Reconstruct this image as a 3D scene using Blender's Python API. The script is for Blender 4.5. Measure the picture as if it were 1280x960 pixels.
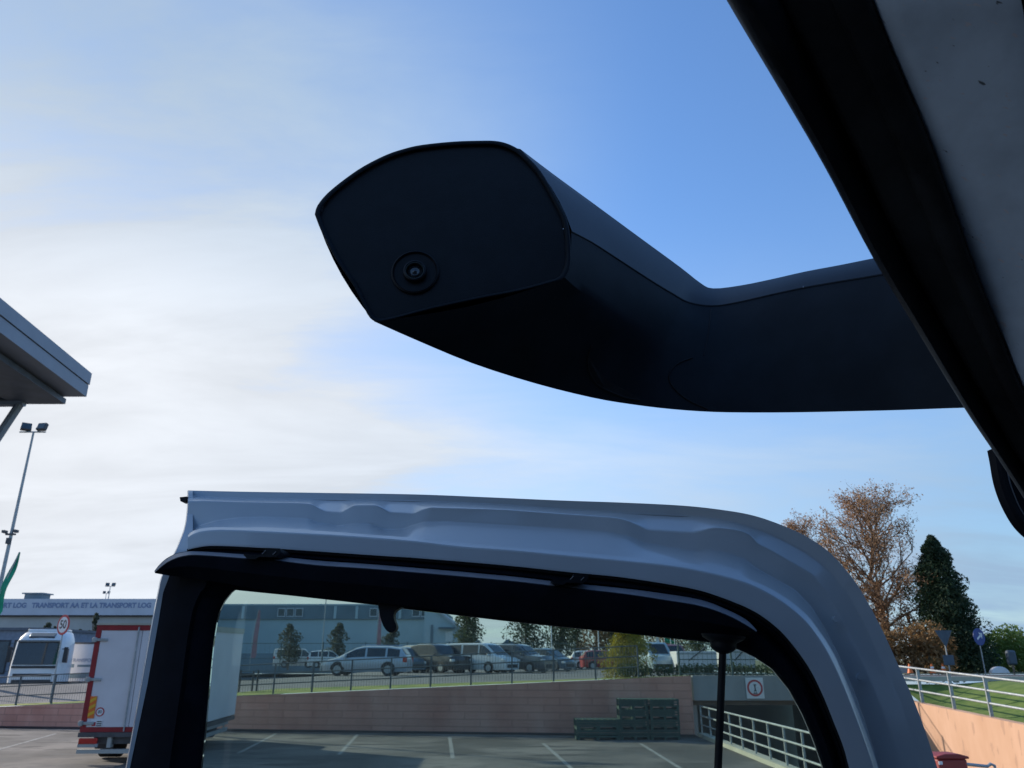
import bpy, math, random
from mathutils import Vector, Matrix
from mathutils.bvhtree import BVHTree
R = math.radians
random.seed(7)
for o in list(bpy.data.objects): bpy.data.objects.remove(o)
S = bpy.context.scene
COL = S.collection
# ---------------------------------------------------------------- camera, sky, sun, exposure
H, PITCH, F = 2.6, R(19.75), 961.0
cam = bpy.data.cameras.new('camera'); co = bpy.data.objects.new('camera', cam); COL.objects.link(co)
co.location = (0, 0, H); co.rotation_euler = (R(90) + PITCH, 0, 0)
cam.sensor_width = 36; cam.lens = F * 36 / 1280; cam.clip_start = .02; cam.clip_end = 6000
cam.dof.use_dof = True; cam.dof.focus_distance = 1.12; cam.dof.aperture_fstop = 18
S.camera = co
SUN_AZ, SUN_EL = -58, 24
w = bpy.data.worlds.new('World'); S.world = w; w.use_nodes = True
nt = w.node_tree; nt.nodes.clear(); N = nt.nodes.new; L = nt.links.new
def math_node(op, a, b=None, c=None, clamp=False):
    n = N('ShaderNodeMath'); n.operation = op; n.use_clamp = clamp
    for i, q in enumerate((a, b, c)):
        if q is None: continue
        if isinstance(q, (int, float)): n.inputs[i].default_value = q
        else: L(q, n.inputs[i])
    return n.outputs[0]
out = N('ShaderNodeOutputWorld'); bg = N('ShaderNodeBackground'); bg.inputs[1].default_value = .12
sky = N('ShaderNodeTexSky'); sky.sky_type = 'NISHITA'; sky.sun_disc = False
sky.sun_elevation = R(SUN_EL); sky.sun_rotation = R(SUN_AZ); sky.air_density = 1.1; sky.dust_density = .25; sky.ozone_density = 3.5
tc = N('ShaderNodeTexCoord'); sep = N('ShaderNodeSeparateXYZ'); L(tc.outputs['Generated'], sep.inputs[0])
zz = math_node('MAXIMUM', sep.outputs[2], 0.0)
zd = math_node('ADD', zz, .22)
cx = math_node('DIVIDE', sep.outputs[0], zd); cy = math_node('DIVIDE', sep.outputs[1], zd)
cmb = N('ShaderNodeCombineXYZ'); L(cx, cmb.inputs[0]); L(cy, cmb.inputs[1])
mp = N('ShaderNodeMapping'); mp.inputs['Rotation'].default_value = (0, 0, R(-32)); mp.inputs['Scale'].default_value = (.6, 1.6, 1)
L(cmb.outputs[0], mp.inputs[0])
n1 = N('ShaderNodeTexNoise'); n1.inputs['Scale'].default_value = 1.7; n1.inputs['Detail'].default_value = 9; n1.inputs['Roughness'].default_value = .58; n1.inputs['Distortion'].default_value = .5
L(mp.outputs[0], n1.inputs['Vector'])
n2 = N('ShaderNodeTexNoise'); n2.inputs['Scale'].default_value = .45; n2.inputs['Detail'].default_value = 4; n2.inputs['Roughness'].default_value = .5
L(cmb.outputs[0], n2.inputs['Vector'])
# veil is thicker towards the sun's side of the sky and towards the horizon
sd = Vector((math.sin(R(SUN_AZ)) * math.cos(R(SUN_EL)), math.cos(R(SUN_AZ)) * math.cos(R(SUN_EL)), math.sin(R(SUN_EL))))
dt = N('ShaderNodeVectorMath'); dt.operation = 'DOT_PRODUCT'; L(tc.outputs['Generated'], dt.inputs[0]); dt.inputs[1].default_value = sd
sunside = N('ShaderNodeMapRange'); sunside.inputs[1].default_value = .46; sunside.inputs[2].default_value = .93; sunside.interpolation_type = 'SMOOTHSTEP'; L(dt.outputs['Value'], sunside.inputs[0])
low = N('ShaderNodeMapRange'); low.inputs[1].default_value = .56; low.inputs[2].default_value = .02; low.interpolation_type = 'SMOOTHSTEP'; L(sep.outputs[2], low.inputs[0])
streak = N('ShaderNodeMapRange'); streak.inputs[1].default_value = .28; streak.inputs[2].default_value = .76; streak.interpolation_type = 'SMOOTHSTEP'; L(n1.outputs[0], streak.inputs[0])
big = N('ShaderNodeMapRange'); big.inputs[1].default_value = .38; big.inputs[2].default_value = .62; L(n2.outputs[0], big.inputs[0])
base = math_node('ADD', math_node('MULTIPLY', sunside.outputs[0], 1.25), math_node('MULTIPLY', low.outputs[0], 1.05))
mod = math_node('ADD', math_node('MULTIPLY', streak.outputs[0], .55), math_node('MULTIPLY', big.outputs[0], .12))
mod = math_node('ADD', mod, .52)
mask = math_node('MULTIPLY', base, mod, clamp=True)
ccol = N('ShaderNodeMix'); ccol.data_type = 'RGBA'
alt = N('ShaderNodeMapRange'); alt.inputs[1].default_value = .66; alt.inputs[2].default_value = .30; alt.interpolation_type = 'SMOOTHSTEP'; L(sep.outputs[2], alt.inputs[0])
wide = N('ShaderNodeMapRange'); wide.inputs[1].default_value = .05; wide.inputs[2].default_value = .90; L(dt.outputs['Value'], wide.inputs[0])
L(math_node('MULTIPLY', wide.outputs[0], math_node('ADD', math_node('MULTIPLY', alt.outputs[0], .75), .25)), ccol.inputs['Factor']); ccol.inputs['A'].default_value = (1.5, 2.2, 3.05, 1); ccol.inputs['B'].default_value = (3.95, 4.12, 4.4, 1)
mx = N('ShaderNodeMix'); mx.data_type = 'RGBA'; wisp = math_node('ADD', math_node('MULTIPLY', streak.outputs[0], .22), .89); cl2 = N('ShaderNodeVectorMath'); cl2.operation = 'SCALE'; L(ccol.outputs['Result'], cl2.inputs[0]); L(wisp, cl2.inputs['Scale']); L(mask, mx.inputs['Factor']); tint = N('ShaderNodeMix'); tint.data_type = 'RGBA'; tint.blend_type = 'MULTIPLY'; tint.inputs['Factor'].default_value = 1; L(sky.outputs[0], tint.inputs['A']); tint.inputs['B'].default_value = (.84, 1.0, 1.17, 1); L(tint.outputs['Result'], mx.inputs['A']); L(cl2.outputs[0], mx.inputs['B'])
L(mx.outputs['Result'], bg.inputs[0]); L(bg.outputs[0], out.inputs[0])
sun = bpy.data.lights.new('sun', 'SUN'); sun.energy = 2.7; sun.angle = R(.6); sun.color = (1, .90, .78)
so = bpy.data.objects.new('sun', sun); COL.objects.link(so); so.rotation_euler = sd.to_track_quat('Z', 'Y').to_euler()
S.view_settings.view_transform = 'Standard'; S.view_settings.look = 'None'; S.view_settings.exposure = .85; S.view_settings.gamma = 1
S.render.engine = 'CYCLES'

# ---------------------------------------------------------------- helpers
CP, SP = math.cos(PITCH), math.sin(PITCH)
def ray(u, v):
    a, b = (u - 640) / F, -(v - 480) / F
    return Vector((a, CP - b * SP, SP + b * CP))
def P(u, v, Y):
    d = ray(u, v); return Vector((0, 0, H)) + d * (Y / d.y)
def G(u, v, z):
    d = ray(u, v); return Vector((0, 0, H)) + d * ((z - H) / d.z)
def ux(u, Y, z=2.0):          # world x of image column u at distance Y
    return (u - 640) / F * (Y * CP + (z - H) * SP)
class MB:
    def __init__(s): s.v = []; s.f = []; s.m = []
    def add(s, vs, fs, mi=0):
        b = len(s.v); s.v += [Vector(p) for p in vs]; s.f += [tuple(b + i for i in f) for f in fs]; s.m += [mi] * len(fs)
    def box(s, c, d, mi=0, M=None, taper=1.0):
        x, y, z = d[0] / 2, d[1] / 2, d[2] / 2; vs = []
        for sz in (-1, 1):
            t = 1 if sz < 0 else taper
            for sx, sy in ((-1, -1), (1, -1), (1, 1), (-1, 1)):
                p = Vector((sx * x * t, sy * y * t, sz * z))
                if M is not None: p = M @ p
                vs.append(p + Vector(c))
        s.add(vs, [(3, 2, 1, 0), (4, 5, 6, 7), (0, 1, 5, 4), (1, 2, 6, 5), (2, 3, 7, 6), (3, 0, 4, 7)], mi)
    def tube(s, pts, r, n=10, mi=0, caps=True):
        pts = [Vector(p) for p in pts]; rs = r if isinstance(r, (list, tuple)) else [r] * len(pts); vs = []; up = None
        for i, p in enumerate(pts):
            t = (pts[min(i + 1, len(pts) - 1)] - pts[max(i - 1, 0)]).normalized()
            if up is None: up = Vector((0, 0, 1)) if abs(t.z) < .9 else Vector((1, 0, 0))
            a = t.cross(up).normalized(); b = a.cross(t).normalized(); up = b
            for k in range(n):
                q = 2 * math.pi * k / n; vs.append(p + (a * math.cos(q) + b * math.sin(q)) * rs[i])
        fs = [(i * n + k, i * n + (k + 1) % n, (i + 1) * n + (k + 1) % n, (i + 1) * n + k) for i in range(len(pts) - 1) for k in range(n)]
        if caps: fs += [tuple(range(n))[::-1], tuple((len(pts) - 1) * n + k for k in range(n))]
        s.add(vs, fs, mi)
    def prism(s, poly, vec, mi=0):     # closed 3d polygon extruded by vec
        n = len(poly); vec = Vector(vec)
        s.add([Vector(p) for p in poly] + [Vector(p) + vec for p in poly],
              [tuple(range(n)), tuple(range(n, 2 * n))[::-1]] + [(i, i + n, (i + 1) % n + n, (i + 1) % n) for i in range(n)], mi)
    def loft(s, rows, closed=False, mi=0, capends=False):
        m = len(rows[0]); vs = [p for r in rows for p in r]; n = len(rows)
        fs = [(i * m + k, i * m + k + 1, ((i + 1) % n) * m + k + 1, ((i + 1) % n) * m + k) for i in range(n if closed else n - 1) for k in range(m - 1)]
        if capends: fs += [tuple(i * m for i in range(n)), tuple(i * m + m - 1 for i in range(n))[::-1]]
        s.add(vs, fs, mi)
    def build(s, name, mats, parent=None, off=(0, 0, 0), smooth=30, bevel=0, normals=True):
        me = bpy.data.meshes.new(name); off = Vector(off)
        me.from_pydata([tuple(p - off) for p in s.v], [], s.f)
        if not isinstance(mats, (list, tuple)): mats = [mats]
        for m in mats: me.materials.append(m)
        me.polygons.foreach_set('material_index', s.m)
        if smooth:
            me.polygons.foreach_set('use_smooth', [True] * len(me.polygons))
        me.update()
        if normals:
            import bmesh
            bm = bmesh.new(); bm.from_mesh(me); bmesh.ops.recalc_face_normals(bm, faces=bm.faces); bm.to_mesh(me); bm.free()
        if smooth and smooth < 180: me.set_sharp_from_angle(angle=R(smooth))
        o = bpy.data.objects.new(name, me); COL.objects.link(o)
        if parent: o.parent = parent
        if bevel:
            b = o.modifiers.new('bevel', 'BEVEL'); b.width = bevel; b.segments = 2; b.limit_method = 'ANGLE'; b.angle_limit = R(40)
        return o
def thing(name, label, cat, loc=(0, 0, 0), rz=0, group=None):
    o = bpy.data.objects.new(name, None); COL.objects.link(o); o.location = loc; o.rotation_euler = (0, 0, rz); o.empty_display_size = .3
    return tag(o, label, cat, group)
def tag(o, label, cat, group=None):
    o['label'] = label; o['category'] = cat
    if group: o['group'] = group
    return o
def struct(o): o['kind'] = 'structure'; return o
def copy_tree(o, parent=None):
    c = o.copy(); COL.objects.link(c)
    if parent: c.parent = parent
    for ch in list(KIDS(o)): copy_tree(ch, c)
    return c
def KIDS(o): return [q for q in COL.objects if q.parent == o]
def mat(name, col, rough=.6, metal=0, var=.12, scale=3, bump=0, bscale=40, coat=0, spec=.5, col2=None, lo=.4, hi=.6, stretch=None):
    m = bpy.data.materials.new(name); m.use_nodes = True; t = m.node_tree; b = t.nodes['Principled BSDF']
    b.inputs['Roughness'].default_value = rough; b.inputs['Metallic'].default_value = metal; b.inputs['Coat Weight'].default_value = coat; b.inputs['Coat Roughness'].default_value = .06
    b.inputs['Specular IOR Level'].default_value = spec
    tcn = t.nodes.new('ShaderNodeTexCoord'); vec = tcn.outputs['Object']
    if stretch:
        mpn = t.nodes.new('ShaderNodeMapping'); mpn.inputs['Scale'].default_value = stretch; t.links.new(vec, mpn.inputs[0]); vec = mpn.outputs[0]
    ns = t.nodes.new('ShaderNodeTexNoise'); ns.inputs['Scale'].default_value = scale; ns.inputs['Detail'].default_value = 6; ns.inputs['Roughness'].default_value = .6; t.links.new(vec, ns.inputs['Vector'])
    rp = t.nodes.new('ShaderNodeValToRGB'); t.links.new(ns.outputs[0], rp.inputs[0]); c2 = col2 or tuple(c * (1 + var) for c in col)
    c1 = col if col2 else tuple(c * (1 - var) for c in col)
    rp.color_ramp.elements[0].position = lo; rp.color_ramp.elements[1].position = hi
    rp.color_ramp.elements[0].color = (*c1, 1); rp.color_ramp.elements[1].color = (*c2, 1); t.links.new(rp.outputs[0], b.inputs['Base Color'])
    if bump:
        nb = t.nodes.new('ShaderNodeTexNoise'); nb.inputs['Scale'].default_value = bscale; nb.inputs['Detail'].default_value = 4; t.links.new(tcn.outputs['Object'], nb.inputs['Vector'])
        bp = t.nodes.new('ShaderNodeBump'); bp.inputs['Strength'].default_value = bump; bp.inputs['Distance'].default_value = .01; t.links.new(nb.outputs[0], bp.inputs['Height']); t.links.new(bp.outputs[0], b.inputs['Normal'])
    return m
def specks(m, scale, thr, col):         # small marks of another colour scattered over a material
    t = m.node_tree; b = t.nodes['Principled BSDF']; src = b.inputs['Base Color'].links[0].from_socket
    v = t.nodes.new('ShaderNodeTexNoise'); v.inputs['Scale'].default_value = scale; v.inputs['Detail'].default_value = 3
    mpn = t.nodes.new('ShaderNodeMapping'); mpn.inputs['Rotation'].default_value = (.5, .9, .3); mpn.inputs['Scale'].default_value = (1, 3, 1)
    tcn = t.nodes.new('ShaderNodeTexCoord'); t.links.new(tcn.outputs['Object'], mpn.inputs[0]); t.links.new(mpn.outputs[0], v.inputs['Vector'])
    mr = t.nodes.new('ShaderNodeMapRange'); mr.inputs[1].default_value = thr; mr.inputs[2].default_value = thr + .04; t.links.new(v.outputs[0], mr.inputs[0])
    mi = t.nodes.new('ShaderNodeMix'); mi.data_type = 'RGBA'; t.links.new(mr.outputs[0], mi.inputs['Factor']); t.links.new(src, mi.inputs['A']); mi.inputs['B'].default_value = (*col, 1)
    t.links.new(mi.outputs['Result'], b.inputs['Base Color']); return m

def interp(xs, ys, x):
    if x <= xs[0]: return ys[0] + (x - xs[0]) * (ys[1] - ys[0]) / (xs[1] - xs[0])
    for i in range(len(xs) - 1):
        if x <= xs[i + 1]: return ys[i] + (x - xs[i]) * (ys[i + 1] - ys[i]) / (xs[i + 1] - xs[i])
    return ys[-1] + (x - xs[-1]) * (ys[-1] - ys[-2]) / (xs[-1] - xs[-2])
def smoothed(vals, k):
    o = []
    for i in range(len(vals)):
        a = vals[max(0, i - k):i + k + 1]; o.append(sum(a) / len(a))
    return o
# ---------------------------------------------------------------- materials
M = {}
M['paint'] = mat('white_paint', (.50, .56, .60), .26, var=.03, coat=.5, scale=6, bump=.006, bscale=400)
M['paint_roof'] = specks(mat('roof_paint', (.68, .79, .88), .45, var=.12, coat=.1, scale=9, bump=.06, bscale=60), 95, .66, (.80, .78, .8))
specks(M['paint_roof'], 80, .70, (.12, .14, .15))
M['blackplastic'] = mat('black_plastic', (.0055, .0075, .011), .5, var=.15, scale=30, bump=.10, bscale=900, spec=.22)
M['blackshell'] = mat('black_shell', (.0075, .010, .015), .42, var=.15, scale=12, bump=.05, bscale=1200, spec=.28)
M['shelldark'] = mat('lower_shell_plastic', (.011, .0155, .021), .62, var=.15, scale=12, bump=.05, bscale=1200, spec=.14)
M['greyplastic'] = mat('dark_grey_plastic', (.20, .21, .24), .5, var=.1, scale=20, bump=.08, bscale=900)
M['rubber'] = mat('rubber', (.010, .0108, .0125), .6, var=.25, scale=25, bump=.08, bscale=500, spec=.25)
M['tyre'] = mat('tyre', (.02, .02, .022), .85)
M['asphalt'] = specks(mat('yard_asphalt', (.070, .066, .062), .93, col2=(.19, .172, .155), scale=.30, lo=.40, hi=.62, bump=.4, bscale=8), 1.1, .60, (.085, .085, .085))
M['asphalt2'] = mat('upper_asphalt', (.13, .13, .128), .92, col2=(.19, .185, .18), scale=.35)
M['road'] = mat('road_asphalt', (.055, .057, .06), .9, col2=(.08, .082, .085), scale=1)
M['ramp'] = mat('ramp_asphalt', (.10, .10, .10), .9)
M['linewhite'] = mat('line_paint', (.30, .30, .28), .8, col2=(.13, .125, .12), scale=3, lo=.45, hi=.72)
M['grass'] = mat('grass', (.075, .135, .015), .95, col2=(.13, .185, .03), scale=2.5, bump=.6, bscale=12)
M['drygrass'] = mat('verge_grass', (.13, .19, .02), .95, col2=(.26, .27, .05), scale=1.2, bump=.6, bscale=12)
M['frameblack'] = mat('frame_black', (.005, .007, .012), .75, var=.15, scale=30, bump=.08, bscale=900, spec=.10)
M['field'] = mat('field', (.11, .13, .05), .95, col2=(.17, .16, .09), scale=.3)
def wall_mat(name, c1, c2, block=None):
    m = mat(name, c1, .93, col2=c2, scale=1.1, lo=.3, hi=.75, bump=.3, bscale=25, stretch=(1, 1, .35))
    if block:
        t = m.node_tree; b = t.nodes['Principled BSDF']; src = b.inputs['Base Color'].links[0].from_socket
        tcn = t.nodes.new('ShaderNodeTexCoord'); sp = t.nodes.new('ShaderNodeSeparateXYZ'); cb = t.nodes.new('ShaderNodeCombineXYZ'); t.links.new(tcn.outputs['Object'], sp.inputs[0]); t.links.new(sp.outputs[0], cb.inputs[0]); t.links.new(sp.outputs[2], cb.inputs[1])
        br = t.nodes.new('ShaderNodeTexBrick'); br.inputs['Scale'].default_value = 1; br.inputs['Brick Width'].default_value = block[0]; br.inputs['Row Height'].default_value = block[1]; br.inputs['Mortar Size'].default_value = .018
        br.inputs['Color1'].default_value = (1, 1, 1, 1); br.inputs['Color2'].default_value = (.86, .86, .86, 1); br.inputs['Mortar'].default_value = (.62, .62, .62, 1); t.links.new(cb.outputs[0], br.inputs['Vector'])
        mi = t.nodes.new('ShaderNodeMix'); mi.data_type = 'RGBA'; mi.blend_type = 'MULTIPLY'; mi.inputs['Factor'].default_value = .8; t.links.new(src, mi.inputs['A']); t.links.new(br.outputs[0], mi.inputs['B']); t.links.new(mi.outputs['Result'], b.inputs['Base Color'])
    return m
M['pinkwall'] = wall_mat('pink_block_wall', (.58, .25, .18), (.78, .42, .32), (1.2, .26))
M['peach'] = wall_mat('peach_render', (.56, .33, .205), (.67, .42, .285))
M['concrete'] = wall_mat('concrete', (.26, .265, .26), (.38, .38, .37))
M['coping'] = wall_mat('kerb_stone', (.38, .37, .30), (.52, .50, .42))
M['soffit'] = mat('bridge_soffit', (.16, .13, .11), .9)
M['galv'] = mat('galvanised_steel', (.34, .37, .38), .5, metal=.35, var=.12, scale=8)
M['fencegrey'] = mat('fence_grey', (.11, .125, .13), .6, metal=.2)
M['fencegreen'] = mat('fence_green', (.07, .11, .10), .7)
M['palletgreen'] = mat('pallet_green', (.025, .055, .045), .75, col2=(.05, .10, .08), scale=6)
M['trailerwhite'] = mat('trailer_white', (.66, .64, .66), .5, var=.04, scale=1.2)
M['red'] = mat('red_frame', (.27, .014, .02), .5)
M['darkred'] = mat('dark_red', (.26, .035, .03), .55)
M['lampred'] = mat('lamp_red', (.5, .03, .02), .25)
M['orange'] = mat('reflective_orange', (.75, .16, .02), .5)
M['yellow'] = mat('reflective_yellow', (.72, .42, .03), .5)
M['steel'] = mat('chassis_steel', (.10, .10, .105), .6, metal=.4)
M['darkmetal'] = mat('dark_metal', (.03, .032, .035), .6)
M['white'] = mat('white_enamel', (.74, .75, .76), .45, var=.03)
M['signred'] = mat('sign_red', (.48, .04, .05), .5)
M['signblue'] = mat('sign_blue', (.004, .04, .22), .4)
M['signblack'] = mat('sign_black', (.03, .03, .04), .5)
M['signback'] = mat('sign_back', (.06, .085, .11), .6)
M['glassdark'] = mat('vehicle_glass', (.015, .022, .028), .08, spec=.8)
M['glasslight'] = mat('building_glass', (.05, .08, .10), .15)
M['headlight'] = mat('headlight_lens', (.62, .65, .66), .12)
M['chrome'] = mat('chrome', (.7, .7, .7), .15, metal=1)
M['flaggreen'] = mat('flag_green', (.01, .30, .17), .7)
M['flagpink'] = mat('flag_pink', (.36, .19, .21), .7)
M['bwall'] = mat('hall_wall', (.42, .52, .56), .8, var=.06, scale=.1)
M['bband'] = mat('hall_band', (.15, .21, .25), .6, var=.15, scale=.3)
M['bwallL'] = mat('warehouse_wall', (.45, .45, .42), .85, var=.08, scale=.2)
M['fascia'] = mat('warehouse_fascia', (.50, .53, .58), .6, var=.05, scale=.4)
M['letter'] = mat('blue_lettering', (.20, .25, .37), .6)
M['lowbuild'] = mat('low_building_cladding', (.19, .23, .29), .7)
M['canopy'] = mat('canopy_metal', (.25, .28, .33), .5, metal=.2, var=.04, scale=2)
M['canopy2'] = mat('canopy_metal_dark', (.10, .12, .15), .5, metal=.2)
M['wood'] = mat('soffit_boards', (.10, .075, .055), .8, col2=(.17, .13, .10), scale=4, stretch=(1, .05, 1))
M['bark'] = mat('bark', (.13, .10, .075), .95, col2=(.22, .18, .14), scale=8)
M['barkpale'] = mat('bark_pale', (.17, .105, .065), .9)
def leafmat(name, a, b):
    m = mat(name, a, .8, col2=b, scale=1.3, lo=.35, hi=.65); m.node_tree.nodes['Principled BSDF'].inputs['Subsurface Weight'].default_value = 0
    t = m.node_tree; bs = t.nodes['Principled BSDF']; tr = t.nodes.new('ShaderNodeBsdfTranslucent'); t.links.new(bs.inputs['Base Color'].links[0].from_socket, tr.inputs[0])
    ad = t.nodes.new('ShaderNodeMixShader'); ad.inputs[0].default_value = .3; t.links.new(bs.outputs[0], ad.inputs[1]); t.links.new(tr.outputs[0], ad.inputs[2]); t.links.new(ad.outputs[0], t.nodes['Material Output'].inputs[0]); return m
M['lbrown'] = leafmat('brown_leaves', (.27, .15, .08), (.47, .28, .15))
M['lrust'] = leafmat('rust_leaves', (.17, .10, .04), (.32, .19, .08))
M['ldark'] = leafmat('dark_needles', (.018, .038, .018), (.045, .078, .034))
M['lhedge'] = leafmat('hedge_leaves', (.10, .17, .03), (.17, .25, .06))
M['ltop'] = leafmat('box_hedge_leaves', (.03, .055, .02), (.06, .10, .03))
M['lolive'] = leafmat('olive_leaves', (.05, .075, .03), (.13, .15, .06))
M['lyellow'] = leafmat('yellow_green_leaves', (.24, .22, .02), (.40, .32, .03))
M['lgrey'] = leafmat('grey_green_leaves', (.06, .075, .05), (.12, .13, .085))
specks(M['asphalt'], .42, .57, (.058, .055, .052)); specks(M['peach'], 1.3, .60, (.50, .30, .20))
# tinted window glass
g = bpy.data.materials.new('tinted_glass'); g.use_nodes = True; t = g.node_tree; t.nodes.clear()
o_ = t.nodes.new('ShaderNodeOutputMaterial'); tr = t.nodes.new('ShaderNodeBsdfTransparent'); tr.inputs[0].default_value = (.77, .86, .815, 1)
gl = t.nodes.new('ShaderNodeBsdfGlossy'); gl.inputs['Roughness'].default_value = .02; gl.inputs[0].default_value = (.9, .95, 1, 1)
fr = t.nodes.new('ShaderNodeFresnel'); fr.inputs[0].default_value = 1.45; ms = t.nodes.new('ShaderNodeMixShader')
t.links.new(fr.outputs[0], ms.inputs[0]); t.links.new(tr.outputs[0], ms.inputs[1]); t.links.new(gl.outputs[0], ms.inputs[2])
df = t.nodes.new('ShaderNodeBsdfTranslucent'); df.inputs[0].default_value = (.75, .82, .82, 1); ms2 = t.nodes.new('ShaderNodeMixShader'); ms2.inputs[0].default_value = .03
t.links.new(ms.outputs[0], ms2.inputs[1]); t.links.new(df.outputs[0], ms2.inputs[2]); t.links.new(ms2.outputs[0], o_.inputs[0]); M['glass'] = g

# ================================================================ TERRAIN
YW = lambda x: 30.6 + (6.65 - x) * .1426 if x < 6.65 else 30.6
ZW = lambda x: max(.25, 2.04 - .0457 * (6.65 - min(x, 6.65)))
def zup(x, y):
    dr = min(1, max(0, (-11 - x) / 3)) * min(1, max(0, (y - 40.5) / 2.5)); zp = (1.82 if x > -11 else 1.68) - 1.3 * dr; tt = min(1, max(0, (y - YW(x)) / 7)); return ZW(x) + (zp - ZW(x)) * tt * tt * (3 - 2 * tt)
def sheet(name, xs, rowf, m, zf):       # rowf(x)-> list of y
    b = MB(); rows = [[Vector((x, y, zf(x, y))) for y in rowf(x)] for x in xs]; b.loft(rows); return struct(b.build(name, m, smooth=180))
sheet('yard', [-400, -150, -80, -60, -40, -30, -20, -10, 0, 6.65, 7.0], lambda x: [-400, -60, 0, 10, 20, YW(x) + .1 if x <= 6.65 else 30.6], M['asphalt'], lambda x, y: 0)
xs_up = [-500, -200, -90] + list(range(-70, 6, 3)) + [6.65, 10, 14.3]
sheet('grass_strip', [x for x in xs_up if x <= 6.65], lambda x: [YW(x) + .12, YW(x) + .6, YW(x) + (1.4 if x > -12 else .8), YW(x) + (2.4 if x > -12 else 1.0)], M['drygrass'], lambda x, y: zup(x, y) + .02)
sheet('upper_yard', xs_up, lambda x: [YW(x) + (2.2 if x > -12 else .9), YW(x) + 3, YW(x) + 3.8, YW(x) + 5, YW(x) + 6, 40.5 if x > -60 else YW(x) + 7, 41.3 if x > -60 else YW(x) + 8, 43 if x > -60 else YW(x) + 9, 50, 60, 100, 140], M['asphalt2'], lambda x, y: zup(x, y))
ZR = 1.9
def zright(x, y):
    zt = 1.2 - .0486 * (29.7 - y) if y > 5 else 0.0; zt = max(0, zt); k = min(1, max(0, (x - 14.3) / 3.5)); k = k * k * (3 - 2 * k); kk = min(1, max(0, (y - 29) / 2)); k = max(k, kk)
    return zt + (ZR - .02 - zt) * k
sheet('grass_bank', [14.3, 14.8, 15.5, 16.3, 17, 18, 30, 120, 500], lambda x: [-400, 0, 5, 10, 14, 18, 21, 24, 27, 29, 30, 30.6], M['grass'], zright)
sheet('pavement', [14.3, 60, 500], lambda x: [30.6, 31.8], M['concrete'], lambda x, y: ZR + .1)
b = MB(); b.box((257, 30.58, ZR + .04), (485.4, .12, .16)); b.box((257, 31.86, ZR + .03), (485.4, .12, .16)); struct(b.build('kerb', M['coping']))
sheet('road', [14.3, 60, 500], lambda x: [31.9, 42], M['road'], lambda x, y: ZR)
b = MB()
for k in range(12): b.box((20 + k * 6, 36.9, ZR + .004), (3, .14, .004))
b.box((110, 32.3, ZR + .004), (190, .12, .004)); b.box((110, 41.6, ZR + .004), (190, .12, .004)); struct(b.build('road_marking', M['linewhite']))
sheet('verge', [14.3, 60, 500], lambda x: [42, 44, 60, 140], M['field'], lambda x, y: ZR + .02)
sheet('field', [-2500, -500, 0, 500, 2500], lambda x: [140, 400, 3500], M['field'], lambda x, y: 1.8)
RY = [-400, 4, 8, 12, 16, 20, 24, 28, 31, 44]
ZRA = lambda y: 0 if y < 5 else max(-2.7, -(y - 5) * .105)
sheet('ramp', [7.0, 10, 14.3], lambda x: RY, M['ramp'], lambda x, y: ZRA(y) - .004)
b = MB()                                      # parking bay lines on the yard
def line(p, q, wd=.12):
    p, q = Vector(p), Vector(q); n = Vector((-(q - p).y, (q - p).x, 0)).normalized() * wd / 2
    b.add([p - n, q - n, q + n, p + n], [(0, 1, 2, 3)])
for u1, v1, u2, v2 in ((562, 921, 568, 960), (679, 929, 714, 960), (447, 918, 408, 960), (70, 917, -20, 942), (345, 917, 262, 960), (800, 929, 850, 960)):
    p, q = G(u1, v1, .004), G(u2, v2, .004); q = p + (q - p).normalized() * 6.5; line(p, q)
struct(b.build('bay_lines', M['linewhite'], smooth=0))

# ================================================================ WALLS, BRIDGE, FENCES
def wall_strip(name, label, pts, mt, th, cap=None, cat='wall'):   # pts (x,y,zbottom,ztop)
    t_ = thing(name, label, cat, (pts[0][0], pts[0][1], pts[0][2])); off = t_.location
    b = MB(); f = [Vector((p[0], p[1], p[2])) for p in pts]; tp = [Vector((p[0], p[1], p[3])) for p in pts]; thv = Vector(th)
    b.loft([f, tp, [q + thv for q in tp], [q + thv for q in f]], closed=True, capends=True); b.build('wall_face', mt, t_, off, smooth=0)
    if cap:
        b = MB(); tn = thv.normalized() * .04
        b.loft([[q - tn + Vector((0, 0, .002)) for q in tp], [q - tn + Vector((0, 0, .07)) for q in tp], [q + thv + tn + Vector((0, 0, .07)) for q in tp], [q + thv + tn + Vector((0, 0, .002)) for q in tp]], closed=True, capends=True)
        b.build('coping', cap, t_, off, smooth=0)
    return t_
xs = [-75, -50, -35, -25, -18, -10, -4, 2, 6.65]
wall_strip('retaining_wall', 'long pink block retaining wall along the far edge of the yard', [(x, YW(x), -.3, ZW(x)) for x in xs], M['pinkwall'], (0, .25, 0))
b = MB(); b.loft([[Vector((x, YW(x) - .35, .03)) for x in xs], [Vector((x, YW(x) - .02, .05)) for x in xs]]); struct(b.build('wall_foot_strip', M['darkmetal'], smooth=0))  # thin dark strip along the foot of the pink wall
ys = [5, 10, 15, 20, 25, 29.7, 31]
ZT = lambda y: max(0.02, 1.2 - .0486 * (29.7 - y))
wall_strip('ramp_wall', 'sunlit peach wall rising along the far side of the ramp', [(14.15, y, ZRA(y) - .3, ZT(y) + .03) for y in ys], M['peach'], (.28, 0, 0))
wall_strip('ramp_kerb_wall', 'pale stone kerb wall under the white ramp railing', [(6.72, y, ZRA(y) - .3, .12) for y in [3, 10, 16, 22, 28, 30.5]], M['coping'], (.3, 0, 0))
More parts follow.
